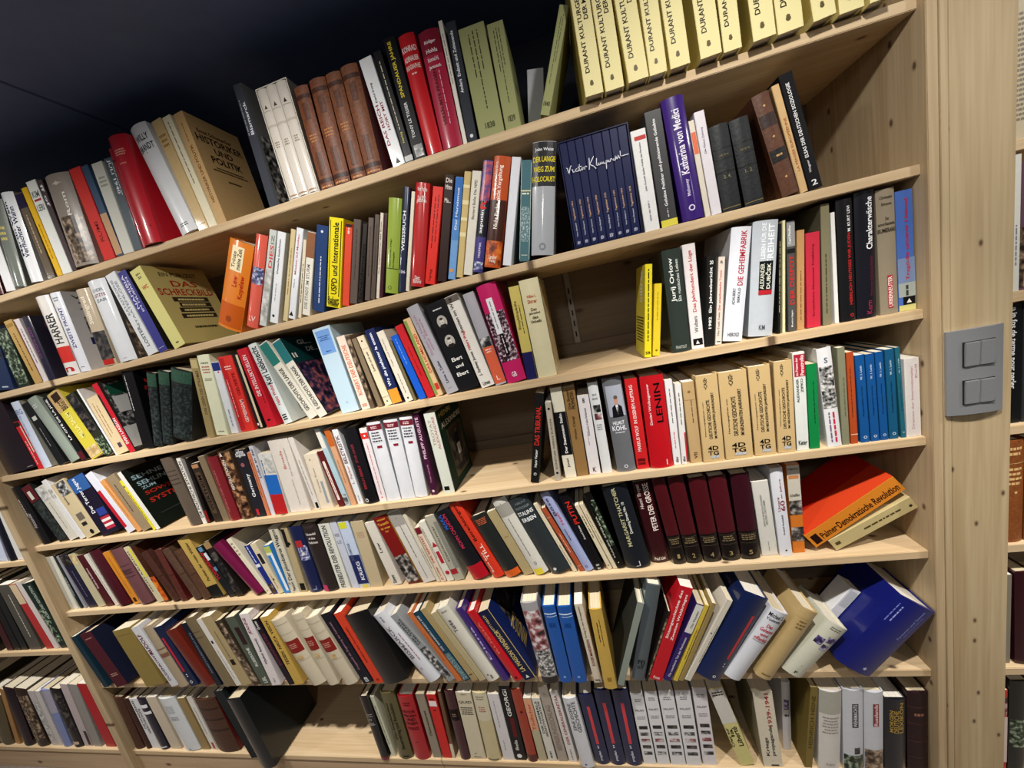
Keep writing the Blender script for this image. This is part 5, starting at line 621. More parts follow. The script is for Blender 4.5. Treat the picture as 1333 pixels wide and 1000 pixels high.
6|P|-0.5982 0.0264 -0.0200 0.0173 0.2420 0.1597 0.4496|#3c2c6c|||purple paperback with white head label, leaning right|b #dcdad2 .64 .99 ; u #4c4854 .7 .92 .6 .3 Otto Wasseber ; u #d8d4e4 .06 .58 .5 .3 Die unerhörte Tat der Feinheiten
6|P|-0.5740 0.0228 -0.0200 0.0093 0.2377 0.1569 0.4313|#d4bc50|||slim yellow paperback leaning right beside the tan one|xu #6c5c20 .3 .7 .5 .3
6|P|-0.5616 0.0232 -0.0200 0.0102 0.2429 0.1603 0.4355|#a08c5c|||slim tan paperback leaning right beside the yellow one|
6|P|-0.5471 0.0257 -0.0200 0.0144 0.2558 0.1689 0.4934|#d8d2c4|||ivory paperback with black cross mark, leaning right|k #26222c .6 .3 .4 star ; xu #33302c .25 .7 .75 .15
6|H|-0.5173 0.0470 -0.0200 0.0562 0.2604 0.1719 0.5233|#1a2a56|||thick navy hardback with a long red stripe, leaning right|r #d04c50 .28 .8 .72 .84 ; r #f0f0f4 .21 .225 .75 .8 ; r #f0f0f4 .18 .195 .75 .8 ; k #f0f0f4 .05 .65 .14 ring
6|H|-0.4542 0.0404 -0.0200 0.0393 0.2193 0.1447 0.5805|#dcdee4|||white hardback with red handwritten title, leaning right|h #22222c .93 .85 .12 Michael S. ; h #22222c .87 .85 .1 Voslensky ; h #c02c40 .79 .35 .1 Das ; h #c02c40 .73 .75 .11 Geheime ; h #c02c40 .67 .45 .1 wird ; h #c02c40 .61 .8 .11 offenbar ; r #22222c .57 .575 .1 .9 ; k #88888c .15 .5 .05 disc
6|H|-0.3840 0.0380 -0.0200 0.0362 0.2153 0.1421 0.5544|#c4ac7c|||tan cloth hardback with brown print, leaning right|xh #8c7448 .8 .6 .2 3 ; r #a08858 .88 .883 .02 .98 ; xh #8c7448 .06 .6 .06 1
6|H|-0.3227 0.0486 -0.0150 0.0473 0.1667 0.1100 0.6775|#d4d4c2|||pale green-white hardback with small violet photos, leaning right|xh #7c7c70 .93 .7 .1 2 ; p violet .62 .74 .1 .45 ; p violet .7 .8 .5 .95 ; p violet .56 .66 .5 .85 ; k #4c4c44 .2 .5 .04 disc ; h #4c4c44 .07 .15 .1 F
6|P|-0.2680 0.0347 0.0450 0.0258 0.2165 0.0450 0.6624|#e0e0e4|||white paperback with striped code print beside the thick blue hardback|p barcode .75 .97 .2 .9
6|H|-0.2071 0.0682 -0.0150 0.0798 0.2120 0.1399 0.6648|#1c2474|||thick royal blue hardback leaning at the row's right end|xu #7c84c8 .68 .92 .12 .05 ; xu #a0a8dc .7 .9 .22 .06 ; u #8c94d0 .55 .95 .72 .07 Personen und Szenen ; xu #7c84c8 .6 .9 .82 .04 ; k #c8ccec .08 .65 .14 star
7|D|-2.5710 -0.2882 0.0100 0.0434 0.2373 0.1567 0.0326|#5c3a2a|||brown leather volume next to the upright on the lowest board|r #4c2c20 .5 .52 .02 .98
7|D|-2.5173 -0.2896 0.0100 0.0258 0.2295 0.1514 -0.0049|#4c2c20|||narrow dark brown leather volume beside the white one with black print|r #3c2018 .5 .52 .02 .98
7|P|-2.4872 -0.2896 0.0100 0.0390 0.2292 0.1513 -0.0160|#e0e0e2|||white paperback with black vertical print|u #33333a .4 .96 .3 .26 DIE WUNDERBARE ; u #33333a .3 .8 .65 .26 GESCHICHTE
7|H|-2.4461 -0.2896 0.0100 0.0404 0.2334 0.1540 -0.0168|#1c1c34|||black-navy hardback with white patches near its head|r #e8e8ec .82 .88 .02 .9 ; r #e8e8ec .7 .75 .1 .98 ; r #e8e8ec .04 .06 .1 .9
7|P|-2.3949 -0.2896 0.0100 0.0473 0.2335 0.1541 -0.0555|#d0c4b0|||beige paperback right of the black-navy hardback|
7|H|-2.3313 -0.2896 0.0100 0.0775 0.2333 0.1540 -0.0707|#dce0e2|||white hardback with a small grey printed block|p barcode .72 .86 .2 .7 ; xh #8c9498 .62 .6 .12 3 ; k #5c6064 .03 .5 .08 disc
7|P|-2.2490 -0.2896 0.0100 0.0344 0.2285 0.1508 -0.0694|#a08a5c|||tan paperback beside a slim white one|
7|P|-2.2051 -0.2896 0.0100 0.0241 0.2340 0.1545 -0.0620|#e2ded6|||slim white paperback with tiny red print at its foot|r #b84840 .02 .14 .4 .8 ; xu #8c887c .3 .8 .5 .2
7|D|-2.1723 -0.2896 0.0100 0.0940 0.2278 0.1400 -0.0582|#5c3c2a|#7c2424||scuffed brown leather volume with dark red side|r #3c2418 .8 .83 .02 .98 ; r #3c2418 .6 .63 .02 .98 ; r #3c2418 .4 .43 .02 .98
7|h|-2.0092 -0.2896 -0.0120 0.0373 0.2840 0.1914 -0.1542|#262c2e|||narrow black-green cloth hardback beside the largest black one|
7|H|-1.9399 -0.2896 -0.0350 0.0570 0.2823 0.2000 -0.1155|#1f2426|||very large black-green cloth hardback leaning beside the empty board|k #3c4448 .3 .7 .06 disc
7|H|-1.5080 -0.2896 -0.0020 0.0257 0.2482 0.1638 -0.0100|#1c181a|||narrow black hardback with silver bands and red foot|b #7c2434 .0 .05 ; r #a8a4a0 .72 .73 .1 .9 ; r #a8a4a0 .69 .7 .1 .9 ; xh #8c8884 .62 .6 .2 2 ; r #a8a4a0 .56 .57 .1 .9
7|P|-1.4753 -0.2896 0.0060 0.0141 0.2361 0.1558 -0.0320|#d4d4bc|||slim cream-green book beside the olive one|xu #6c6c58 .2 .85 .5 .3
7|H|-1.4487 -0.2882 0.0060 0.0497 0.2553 0.1685 0.0291|#67603c|||olive hardback with black vertical lettering|u #1c1a10 .15 .85 .62 .3 Bauernkrieg und Revolution ; u #1c1a10 .3 .85 .32 .26 Der Simplicissimus ; r #2c2814 .03 .05 .4 .8
7|H|-1.3911 -0.2884 0.0060 0.0516 0.2425 0.1600 0.0224|#b01c28|||red hardback with black stacked lettering|xh #5c0c14 .88 .6 .1 2 ; h #2c0a0e .76 .75 .1 DEUTSCHE ; h #2c0a0e .7 .75 .1 MÄRCHEN ; h #2c0a0e .64 .6 .1 UND ; h #2c0a0e .58 .7 .1 SAGEN ; xh #5c0c14 .5 .8 .08 2 ; r #2c0a0e .28 .285 .4 .6
7|P|-1.3291 -0.2891 0.0060 0.0283 0.2436 0.1608 0.0190|#9c9282|||grey-beige paperback with dark vertical lettering|u #3c362c .35 .75 .5 .3 Chinarestaurant
7|P|-1.2962 -0.2887 0.0060 0.0297 0.2420 0.1597 0.0288|#d0302c|||bright red paperback with white block at its head|r #f0e4e0 .82 .9 .1 .9 ; xh #6c1414 .93 .6 .08 1 ; xh #6c1414 .76 .4 .06 1
7|P|-1.2647 -0.2890 0.0060 0.0102 0.2529 0.1669 0.0603|#7c5c44|||slim brown booklet beside the dark plum hardback|r #d8ccb4 .0 .22 .0 1 ; xu #5c4030 .3 .8 .5 .2
7|H|-1.2357 -0.2885 0.0060 0.0295 0.2574 0.1699 0.0381|#4a1824|||dark plum hardback with a black label|r #1c1214 .58 .74 .05 .95 ; xh #a88870 .66 .5 .08 2
7|P|-1.2027 -0.2877 0.0060 0.0478 0.2482 0.1638 0.0402|#d8cfb6|||ivory paperback lettered QUID in bold black|h #1c1a18 .855 .85 .1 QUID ; xh #5c5648 .73 .8 .2 4 ; xh #8c8474 .97 .4 .04 1 ; k #33302c .08 .4 .14 star ; xh #8c8474 .03 .6 .04 1
7|H|-1.1490 -0.2879 0.0060 0.0426 0.2509 0.1656 0.0392|#d0c49c|||cream-yellow hardback with red print near its head|b #d8d0b8 .6 .99 ; xh #8c8468 .93 .7 .1 2 ; xh #b86c58 .77 .6 .14 3 ; r #1c1a18 .02 .03 .1 .9
7|P|-1.0975 -0.2893 0.0060 0.0342 0.2418 0.1596 0.0099|#dcd8d8|||white paperback with tiny grey print beside the black one|xu #a8a0a8 .5 .9 .4 .14 ; xu #8c8c94 .15 .3 .4 .12
7|P|-1.0605 -0.2889 0.0060 0.0335 0.2693 0.1778 0.0204|#1c1a1c|||black paperback with white emblem and dim red patch|u #ecece8 .6 .96 .45 .36 GEORGI ; r #6c2428 .32 .58 .35 .7 ; u #d8d8d4 .14 .28 .4 .3 Bela ; k #e8e8e4 .06 .45 .45 disc
7|H|-1.0208 -0.2895 0.0060 0.0278 0.2598 0.1714 0.0033|#a44028|||rust-red hardback with a dark emblem|k #5c1c14 .7 .6 .3 disc ; b #5c2018 .0 .1
7|P|-0.9882 -0.2896 0.0060 0.0230 0.2267 0.1496 -0.0103|#bcb498|||grey-green paperback with orange head and red letters|b #dca888 .5 .99 ; u #c04c3c .5 .92 .5 .4 Tödlicher
7|P|-0.9594 -0.2896 0.0060 0.0245 0.2266 0.1496 -0.0279|#d8d6cc|||ivory paperback with black vertical capitals|u #2c2c2a .45 .95 .35 .26 DIE NIEMALS ; u #2c2c2a .4 .95 .7 .24 BEANTWORTETE ; xu #6c6c64 .05 .16 .5 .4
7|P|-0.9297 -0.2896 0.0060 0.0273 0.2686 0.1773 -0.0378|#b0a69a|||grey-taupe paperback with large pale lettering|u #8c7c74 .15 .75 .5 .5 BEFREIUNGSSCHLAG ; k #8c7c74 .9 .5 .3 ring
7|P|-0.8983 -0.2896 0.0060 0.0242 0.2493 0.1645 -0.0408|#dedad6|||white paperback lettered in crimson capitals|u #9c3444 .25 .95 .5 .4 DER GENERALSEKRETÄR ; xu #8c8c8c .03 .18 .5 .25
7|H|-0.8625 -0.2896 -0.0040 0.0372 0.2425 0.1600 -0.0444|#d8dade|||white hardback lettered EINE EIGENE GESCHICHTE in grey capitals|u #5c5c60 .55 .93 .35 .26 EINE EIGENE ; u #5c5c60 .52 .95 .68 .28 GESCHICHTE ; k #2c2c30 .05 .4 .2 star
7|H|-0.8203 -0.2896 0.0060 0.0384 0.2419 0.1596 -0.0389|#1d2650|||navy hardback with a red stripe, left of three|&pro
7|H|-0.7792 -0.2896 0.0060 0.0418 0.2571 0.1697 -0.0233|#1d2650|||navy hardback with a red stripe, middle of three|&pro
7|H|-0.7349 -0.2896 0.0060 0.0428 0.2564 0.1692 -0.0075|#1d2650|||navy hardback with a red stripe, right of three|&pro
7|P|-0.6877 -0.2896 0.0060 0.0331 0.2422 0.1599 -0.0086|#e4e4e4|||white paperback with dark picture tiles, first of five|&til
7|P|-0.6512 -0.2896 0.0060 0.0333 0.2473 0.1632 -0.0088|#e4e4e4|||white paperback with dark picture tiles, second of five|&til
7|P|-0.6145 -0.2896 0.0060 0.0381 0.2492 0.1644 -0.0070|#e4e4e4|||white paperback with dark picture tiles, widest, middle of five|&til
7|P|-0.5741 -0.2896 0.0060 0.0385 0.2500 0.1650 -0.0010|#e4e4e4|||white paperback with dark picture tiles, fourth of five|&til
7|P|-0.5312 -0.2894 0.0080 0.0347 0.2549 0.1682 0.0046|#e4e0e2|||white paperback with dark picture tiles, last of five|&til
7|P|-0.4388 -0.2896 0.0080 0.0363 0.2554 0.1686 -0.2105|#d8d090|||pale paperback fading to yellow, leaning over a gap|b #d8d4cc .55 .99 ; u #1c1a14 .25 .5 .65 .34 Liberté ; u #1c1a14 .38 .48 .35 .24 la ; u #1c1a14 .25 .5 .12 .2 Crier sur ; xh #33302c .93 .8 .1 2
7|P|-0.3815 -0.2896 0.0080 0.0460 0.2392 0.1500 -0.0268|#e0d8c4||#8c8474|ivory paperback lettered Kriegspropaganda 1939-1941|u #a83838 .55 .98 .66 .22 1939-1941 ; u #2c2824 .15 .4 .35 .22 Kriegs ; u #2c2824 .15 .55 .64 .22 propaganda ; r #4c463c .01 .03 .4 .8
7|H|-0.3152 -0.2885 0.0500 0.0198 0.2211 0.1460 0.0536|#d4d4d8|||narrow pale grey hardback set back behind its neighbours|p violet .6 .75 .2 .8 ; xh #4c4c54 .52 .6 .1 1
7|h|-0.2851 -0.2876 0.0080 0.0173 0.2533 0.1300 0.1168|#8c7a44||#7c6c34|olive-gold cloth hardback set back in the corner group|u #5c4c20 .25 .9 .5 .5 HEINRICH HEINE
7|H|-0.2539 -0.2863 0.0080 0.0474 0.2450 0.1617 0.0690|#dcd8d2|||white linen hardback with grey linen head band|b #b4b4a8 .72 .99 ; xh #a8a29a .58 .75 .36 6 ; xh #b8b2aa .08 .6 .08 1
7|H|-0.1976 -0.2879 0.0080 0.0430 0.2479 0.1636 0.0399|#cfd2d8|||pale grey hardback with framed title and dark photo foot|r #4c4c50 .55 .84 .4 .72 ; u #d8dade .56 .83 .56 .2 WEHRMACHTS ; p greenbw .0 .2 .02 .98 ; p dark .22 .3 .5 .8
7|H|-0.1514 -0.2882 0.0080 0.0401 0.2410 0.1590 0.0341|#cdd0d6|||pale grey hardback with red framed title and brown photo foot|r #8c4444 .58 .86 .4 .72 ; u #e4d4d4 .59 .85 .56 .2 Russlands ; p brown .0 .28 .02 .98
7|H|-0.1079 -0.2884 0.0080 0.0441 0.2207 0.1456 0.0265|#1b2028|||black-blue hardback with gold block lettering|u #b89c50 .55 .95 .75 .2 LEXIKON ; u #b89c50 .55 .85 .5 .24 DEUTSCHE ; u #b89c50 .56 .85 .28 .16 MORGEN
7|D|-0.0594 -0.2890 0.0080 0.0424 0.2395 0.1581 0.0147|#321418|||dark maroon leather volume beside the side panel|r #5c3c38 .82 .83 .02 .98 ; r #5c3c38 .62 .63 .02 .98 ; r #5c3c38 .4 .41 .02 .98 ; r #5c3c38 .2 .21 .02 .98 ; xh #9c6c5c .74 .5 .1 1
8|P|-2.8586 0.5393 0.0100 0.0602 0.2400 0.1584 0.0067|#d8dce4|||white paperback cut off beside the white-blue one|
8|P|-2.7895 0.5455 0.0100 0.0428 0.2400 0.1584 0.1546|#c8d0e4|||white-blue paperback beside the slim black one|b #e4e4e4 .5 .98
8|H|-2.7379 0.5430 0.0100 0.0327 0.2400 0.1584 0.1255|#16182c|||slim black-navy hardback near the upright|
8|P|-2.6952 0.5414 0.0100 0.0279 0.2200 0.1452 0.0889|#dcdcd8|||white paperback touching the upright|
9|P|-3.1013 0.1814 0.0100 0.0743 0.2940 0.1941 0.1684|#22201c|||black paperback with a yellow word at its foot|u #d8c040 .03 .16 .6 .4 Zeit
9|P|-2.9907 0.1705 0.0100 0.0349 0.3036 0.2000 0.0473|#4c2024|||dark maroon paperback beside the yellow-lettered black one|
9|P|-2.9490 0.1700 0.0100 0.0348 0.2952 0.1948 0.0302|#201e1e|||black paperback, left of two alike|
9|P|-2.9093 0.1696 0.0100 0.0338 0.2922 0.1929 0.0195|#242424|||black paperback, right of two alike|
9|P|-2.8645 0.1689 0.0100 0.0619 0.2786 0.1839 -0.0134|#5c5850|||grey-brown paperback with white spaced print|xu #c8c4b8 .2 .85 .6 .14
9|P|-2.7776 0.1689 0.0100 0.0357 0.2787 0.1839 -0.0966|#b83c3c|||red paperback with a cream head|b #d8c4a4 .7 .99
9|P|-2.7363 0.1689 0.0100 0.0246 0.2849 0.1880 -0.1095|#d8d0cc|||slim pinkish-white book beside the dark green one|
9|P|-2.7004 0.1689 0.0100 0.0493 0.2774 0.1831 -0.1429|#22342c|||dark green paperback with mottled white lettering|p greenbw .1 .6 .05 .6 ; u #b8c4b8 .45 .95 .65 .3 MUSIK UND REVOLUTION
10|P|-3.3964 -0.2806 0.0100 0.0695 0.2933 0.1936 0.1294|#5c5444|||drab olive book cut off at the left|
10|H|-3.3190 -0.2665 0.0100 0.0723 0.2630 0.1736 0.3260|#6c6044|||olive-brown cloth hardback|
10|P|-3.2316 -0.2832 0.0100 0.0242 0.2874 0.1897 0.2696|#b88c5c|||slim tan-orange book|
10|H|-3.1808 -0.2789 0.0100 0.0570 0.2869 0.1894 0.1884|#2c1c28|||dark purple-brown hardback|
10|H|-3.1040 -0.2811 0.0100 0.0672 0.2800 0.1848 0.1266|#3c2c24|||dark brown picture hardback|p brown .1 .9 .05 .95
10|P|-3.0201 -0.2872 0.0100 0.0337 0.2682 0.1770 0.0705|#ccc4c4|||pale grey-pink paperback left of the ivory one|p greybw .1 .8 .1 .9
10|P|-2.9846 -0.2876 0.0100 0.0254 0.2667 0.1760 0.0801|#d4d0cc|||slim ivory-white paperback|
10|H|-2.9549 -0.2836 0.0100 0.0451 0.2772 0.1830 0.1326|#8c98c4|||lavender-blue hardback|b #b4b0c0 .6 .99
10|H|-2.8953 -0.2848 0.0100 0.0515 0.2777 0.1833 0.0931|#241e22|||black photo hardback with a small pale tag|p dark .3 .95 .05 .95 ; r #d8c0a8 .05 .1 .3 .8
10|P|-2.8377 -0.2856 0.0100 0.0382 0.2982 0.1968 0.1052|#c4b8b8|||mauve-white paperback beside the grey one|r #4c4044 .02 .25 .6 .98
10|P|-2.7910 -0.2853 0.0100 0.0440 0.2953 0.1949 0.0978|#9c9894|||grey paperback left of the red one|
10|P|-2.7233 -0.2883 0.0100 0.0495 0.2980 0.1967 0.0268|#b82430|||bright red paperback touching the upright|
11|P|.1180 1.1030 .012 .040 .235 .15 0|#c8bda4|||tall beige book printed with rows of grey lines, high|b #5c1c3c .94 .995 ; xh #8c8678 .48 .95 1.15 22
11|P|.1600 1.1030 .012 .040 .225 .15 0|#6c2040|||purple book behind the beige lined one|xu #c8a8b4 .3 .8 .5 .2
11|P|.1180 0.8440 .004 .0205 .235 .15 0|#dcdcd4|||slim white book beside the violet-brown one|xu #8c8c94 .2 .5 .7 .2
11|H|.1400 0.8440 .012 .030 .222 .15 0|#6c5060|||violet-brown picture book beside a slim white one|p brown .02 .5 .02 .98 ; r #d8c860 .02 .15 .3 .98
11|P|.1175 0.5855 .012 .034 .235 .15 0|#17181a|||black paperback with white vertical lettering|d #e4e4e4 .3 .97 .6 .34 n in fos de terme pour parler
11|P|.1540 0.5855 .012 .030 .235 .15 0|#3a3a3c|||charcoal paperback next to the black one|xu #a8a8a8 .3 .9 .4 .2
11|D|.1175 0.3255 .012 .042 .225 .15 0|#9a5c2c|||orange-brown leather volume with gold lettering|r #e0bc84 .78 .785 .02 .98 ; xh #e0bc84 .9 .7 .16 2 ; xh #e0bc84 .66 .8 .3 4 ; k #e0bc84 .5 .6 .2 star
11|D|.1620 0.3255 .012 .040 .225 .15 0|#8a4c24|||darker orange-brown leather volume|r #e0bc84 .78 .785 .02 .98
11|P|.1180 .0190 .012 .013 .232 .15 0|#24365c|||slim dark blue book|xu #8c9cbc .3 .8 .5 .2
11|P|.1330 .0190 .012 .012 .225 .15 0|#8c8678|||slim grey book beside the dark blue one|
11|H|.1530 .0190 .012 .030 .232 .15 -.02|#3c101c|||dark wine-red hardback near a slim grey book|
11|P|.1180 -0.2895 .012 .024 .235 .15 0|#c04038|||red and white patterned paperback|b #d8c8c0 .12 .68 ; p redbw .7 .92 .05 .95 ; xu #6c2c2c .2 .6 .5 .3
11|H|.1440 -0.2895 .012 .036 .262 .15 0|#20241f|||black-green hardback with pale page tops|p greenbw .3 .6 .05 .95
"""
MACRO = {
 'dur': 'k #6c6040 .085 .45 .2 disc ; k #6c6040 .1 .45 .16 disc ; u #3c3624 .17 .98 .32 .24 DURANT KULTURGESCHICHTE ; u #3c3624 .55 .98 .66 .24 DER MENSCHHEIT ; Lp hatch .05 .95 .3 .98',
 'kl': 'u #d8b490 .26 .45 .5 .26 Tagebücher 1933 ; u #c8ccdc .1 .24 .5 .22 Victor Klemperer ; h #c8ccdc .04 .4 .2 atv',
 'mar': 'b #7c2838 .9 .97 ; xh #e8d0d0 .935 .6 .06 2 ; xh #55555c .82 .75 .22 4 ; r #8c2c3c .68 .71 .4 .75 ; r #c8cad0 .745 .747 .1 .95',
 'adt': 'u #1c1a14 .84 .97 .42 .16 •CASE• ; u #1c1a14 .27 .72 .45 .16 DEUTSCHE GESCHICHTE ; u #1c1a14 .27 .8 .7 .16 IM NEUNZEHNTEN JAHRHUNDERT ; u #6c5c38 .3 .7 .22 .08 Herausgegeben von ; h #1c1a14 .16 .5 .12 4D ; h #1c1a14 .1 .5 .12 TG ; p barcode .04 .07 .35 .75',
 'blu': 'u #c8d4e4 .72 .88 .5 .24 W. I. Lenin ; u #0c2c54 .3 .65 .5 .2 Ausgewählte Werke ; k #c8d4e4 .06 .5 .4 ring',
 'bis': 'b #17100f .0 .34 ; r #5c5040 .31 .315 .05 .95 ; xh #8c7c5c .27 .8 .12 3 ; r #5c5040 .2 .205 .05 .95 ; h #a89468 .09 .2 .12 ',
 'tol': 'r #8a2c28 .5 .68 .04 .96 ; xh #c89080 .6 .6 .12 3 ; r #b8ac94 .78 .785 .02 .98 ; r #b8ac94 .38 .385 .02 .98 ; r #b8ac94 .92 .925 .02 .98 ; p tan .4 .46 .3 .7',
 'bl2': 'r #d0dce8 .895 .91 .05 .95 ; r #d0dce8 .865 .872 .2 .98 ; xh #0c3c78 .76 .6 .1 3 ; k #8cb4e0 .08 .5 .3 star',
 'pro': 'r #d05054 .3 .84 .4 .6 ; r #f0f0f4 .265 .277 .42 .52 ; r #f0f0f4 .24 .252 .42 .52 ; u #e4e4ec .06 .2 .5 .22 propyläen',
 'til': 'xh #8c8c90 .9 .6 .08 2 ; h #6c6c70 .76 .7 .06 PALAST ; xh #a0a0a4 .66 .7 .08 2 ; p dark .5 .545 .18 .85 ; p bw .41 .455 .18 .85 ; p redbw .32 .365 .18 .85 ; p dark .23 .275 .18 .85 ; p bw .14 .185 .18 .85'}
NSEG = 8
ROW_WORDS = {1: 'on the top shelf', 2: 'on the second shelf', 3: 'on the third shelf', 4: 'on the fourth shelf', 5: 'on the fifth shelf', 6: 'on the sixth shelf', 7: 'on the bottom shelf',
             8: "on the adjoining bookcase's upper shelf", 9: "on the adjoining bookcase's middle shelf", 10: "on the adjoining bookcase's bottom shelf", 11: 'beyond the switch post'}
KIND = {'H': ('hardback_book', 'hardback'), 'h': ('hardback_book', 'hardback'), 'P': ('paperback_book', 'paperback'), 'D': ('leather_book', 'leather book'), 'S': ('slipcase', 'slipcase')}

def parse_decor(dec):
    out = []
    for it in dec.split(' ; '):
        it = it.strip()
        if not it: continue
        if it[0] == '&':
            p = it[1:].split(' ', 1); s = MACRO[p[0]]
            if p[0] == 'bis': s += p[1]
            out += parse_decor(s); continue
        out.append(it)
    return out
def split_item(it):
    face = 'F'; tk = it.split(' ')
    if tk[0][0] in 'RL': face = tk[0][0]; tk[0] = tk[0][1:]
    tk[0] = tk[0].lower()
    return face, tk

# every word is turned into an outline mesh once
TEXT = {}
def collect(strings):
    cu = []
    for s in strings:
        c = bpy.data.curves.new('lettering', 'FONT'); c.body = s; c.resolution_u = 2; c.offset = 0.018; c.fill_mode = 'FRONT'
        o = bpy.data.objects.new('lettering', c); COL.objects.link(o); cu.append((s, o, c))
    dg = bpy.context.evaluated_depsgraph_get(); dg.update()
    for s, o, c in cu:
        me = bpy.data.meshes.new_from_object(o.evaluated_get(dg))
        if len(me.vertices):
            xs = [v.co.x for v in me.vertices]; ys = [v.co.y for v in me.vertices]
            x0, x1, y0, y1 = min(xs), max(xs), min(ys), max(ys)
            TEXT[s] = ([((v.co.x - x0) / max(x1 - x0, 1e-6), (v.co.y - y0) / max(y1 - y0, 1e-6)) for v in me.vertices], [tuple(p.vertices) for p in me.polygons], (x1 - x0) / max(y1 - y0, 1e-6))
        bpy.data.meshes.remove(me)
    for s, o, c in cu: bpy.data.objects.remove(o); bpy.data.curves.remove(c)

class Face:
    """Maps (u across, v up) in 0..1 on a book's spine or side to points just off its surface."""
    def __init__(s, kind, w, h, d, bulge):
        s.kind, s.w, s.h, s.d, s.b = kind, w, h, d, bulge
        s.width = w if kind == 'F' else d
        s.curved = kind == 'F' and bulge > 0
    def prof(s, u):
        if not s.curved: return 0.0
        u = min(max(u, 0), 1); i = min(int(u * NSEG), NSEG - 1); t = u * NSEG - i
        q = lambda k: -s.b * (1 - (2 * k / NSEG - 1) ** 2)
        return q(i) * (1 - t) + q(i + 1) * t
    def at(s, u, v, off):
        if s.kind == 'F': return (-s.w / 2 + u * s.w, s.prof(u) - off, v * s.h)
        if s.kind == 'R': return (s.w / 2 + off, u * s.d, v * s.h)
        return (-s.w / 2 - off, (1 - u) * s.d, v * s.h)
    def rect(s, u0, u1, v0, v1, off, vs, fs):
        us = [u0, u1]
        if s.curved: us = sorted(set([u0, u1] + [k / NSEG for k in range(1, NSEG) if u0 < k / NSEG < u1]))
        b = len(vs)
        for u in us: vs.append(s.at(u, v0, off)); vs.append(s.at(u, v1, off))
        for i in range(len(us) - 1): fs.append((b + 2 * i, b + 2 * i + 2, b + 2 * i + 3, b + 2 * i + 1))
    def flat(s, pts, faces, off):
        """Put a 2-D outline (u, v) on the face, cut where the spine bends."""
        if not s.curved: return [s.at(u, v, off) for u, v in pts], faces
        bm = bmesh.new(); vv = [bm.verts.new((u, v, 0)) for u, v in pts]
        for f in faces:
            try: bm.faces.new([vv[i] for i in f])
            except ValueError: pass
        lo, hi = min(p[0] for p in pts), max(p[0] for p in pts)
        for k in range(1, NSEG):
            if lo < k / NSEG < hi:
                bmesh.ops.bisect_plane(bm, geom=bm.verts[:] + bm.edges[:] + bm.faces[:], plane_co=(k / NSEG, 0, 0), plane_no=(1, 0, 0), dist=1e-6)
        bm.verts.index_update()
        r = [s.at(v.co.x, v.co.y, off) for v in bm.verts], [tuple(v.index for v in f.verts) for f in bm.faces]
        bm.free(); return r
def disc_pts(uc, vc, ru, rv, n=16, r0=0.0):
    ang = [2 * math.pi * k / n for k in range(n)]
    if r0 <= 0: return [(uc + ru * math.cos(a), vc + rv * math.sin(a)) for a in ang], [tuple(range(n))]
    p = [(uc + ru * math.cos(a), vc + rv * math.sin(a)) for a in ang] + [(uc + ru * r0 * math.cos(a), vc + rv * r0 * math.sin(a)) for a in ang]
    return p, [(k, (k + 1) % n, n + (k + 1) % n, n + k) for k in range(n)]

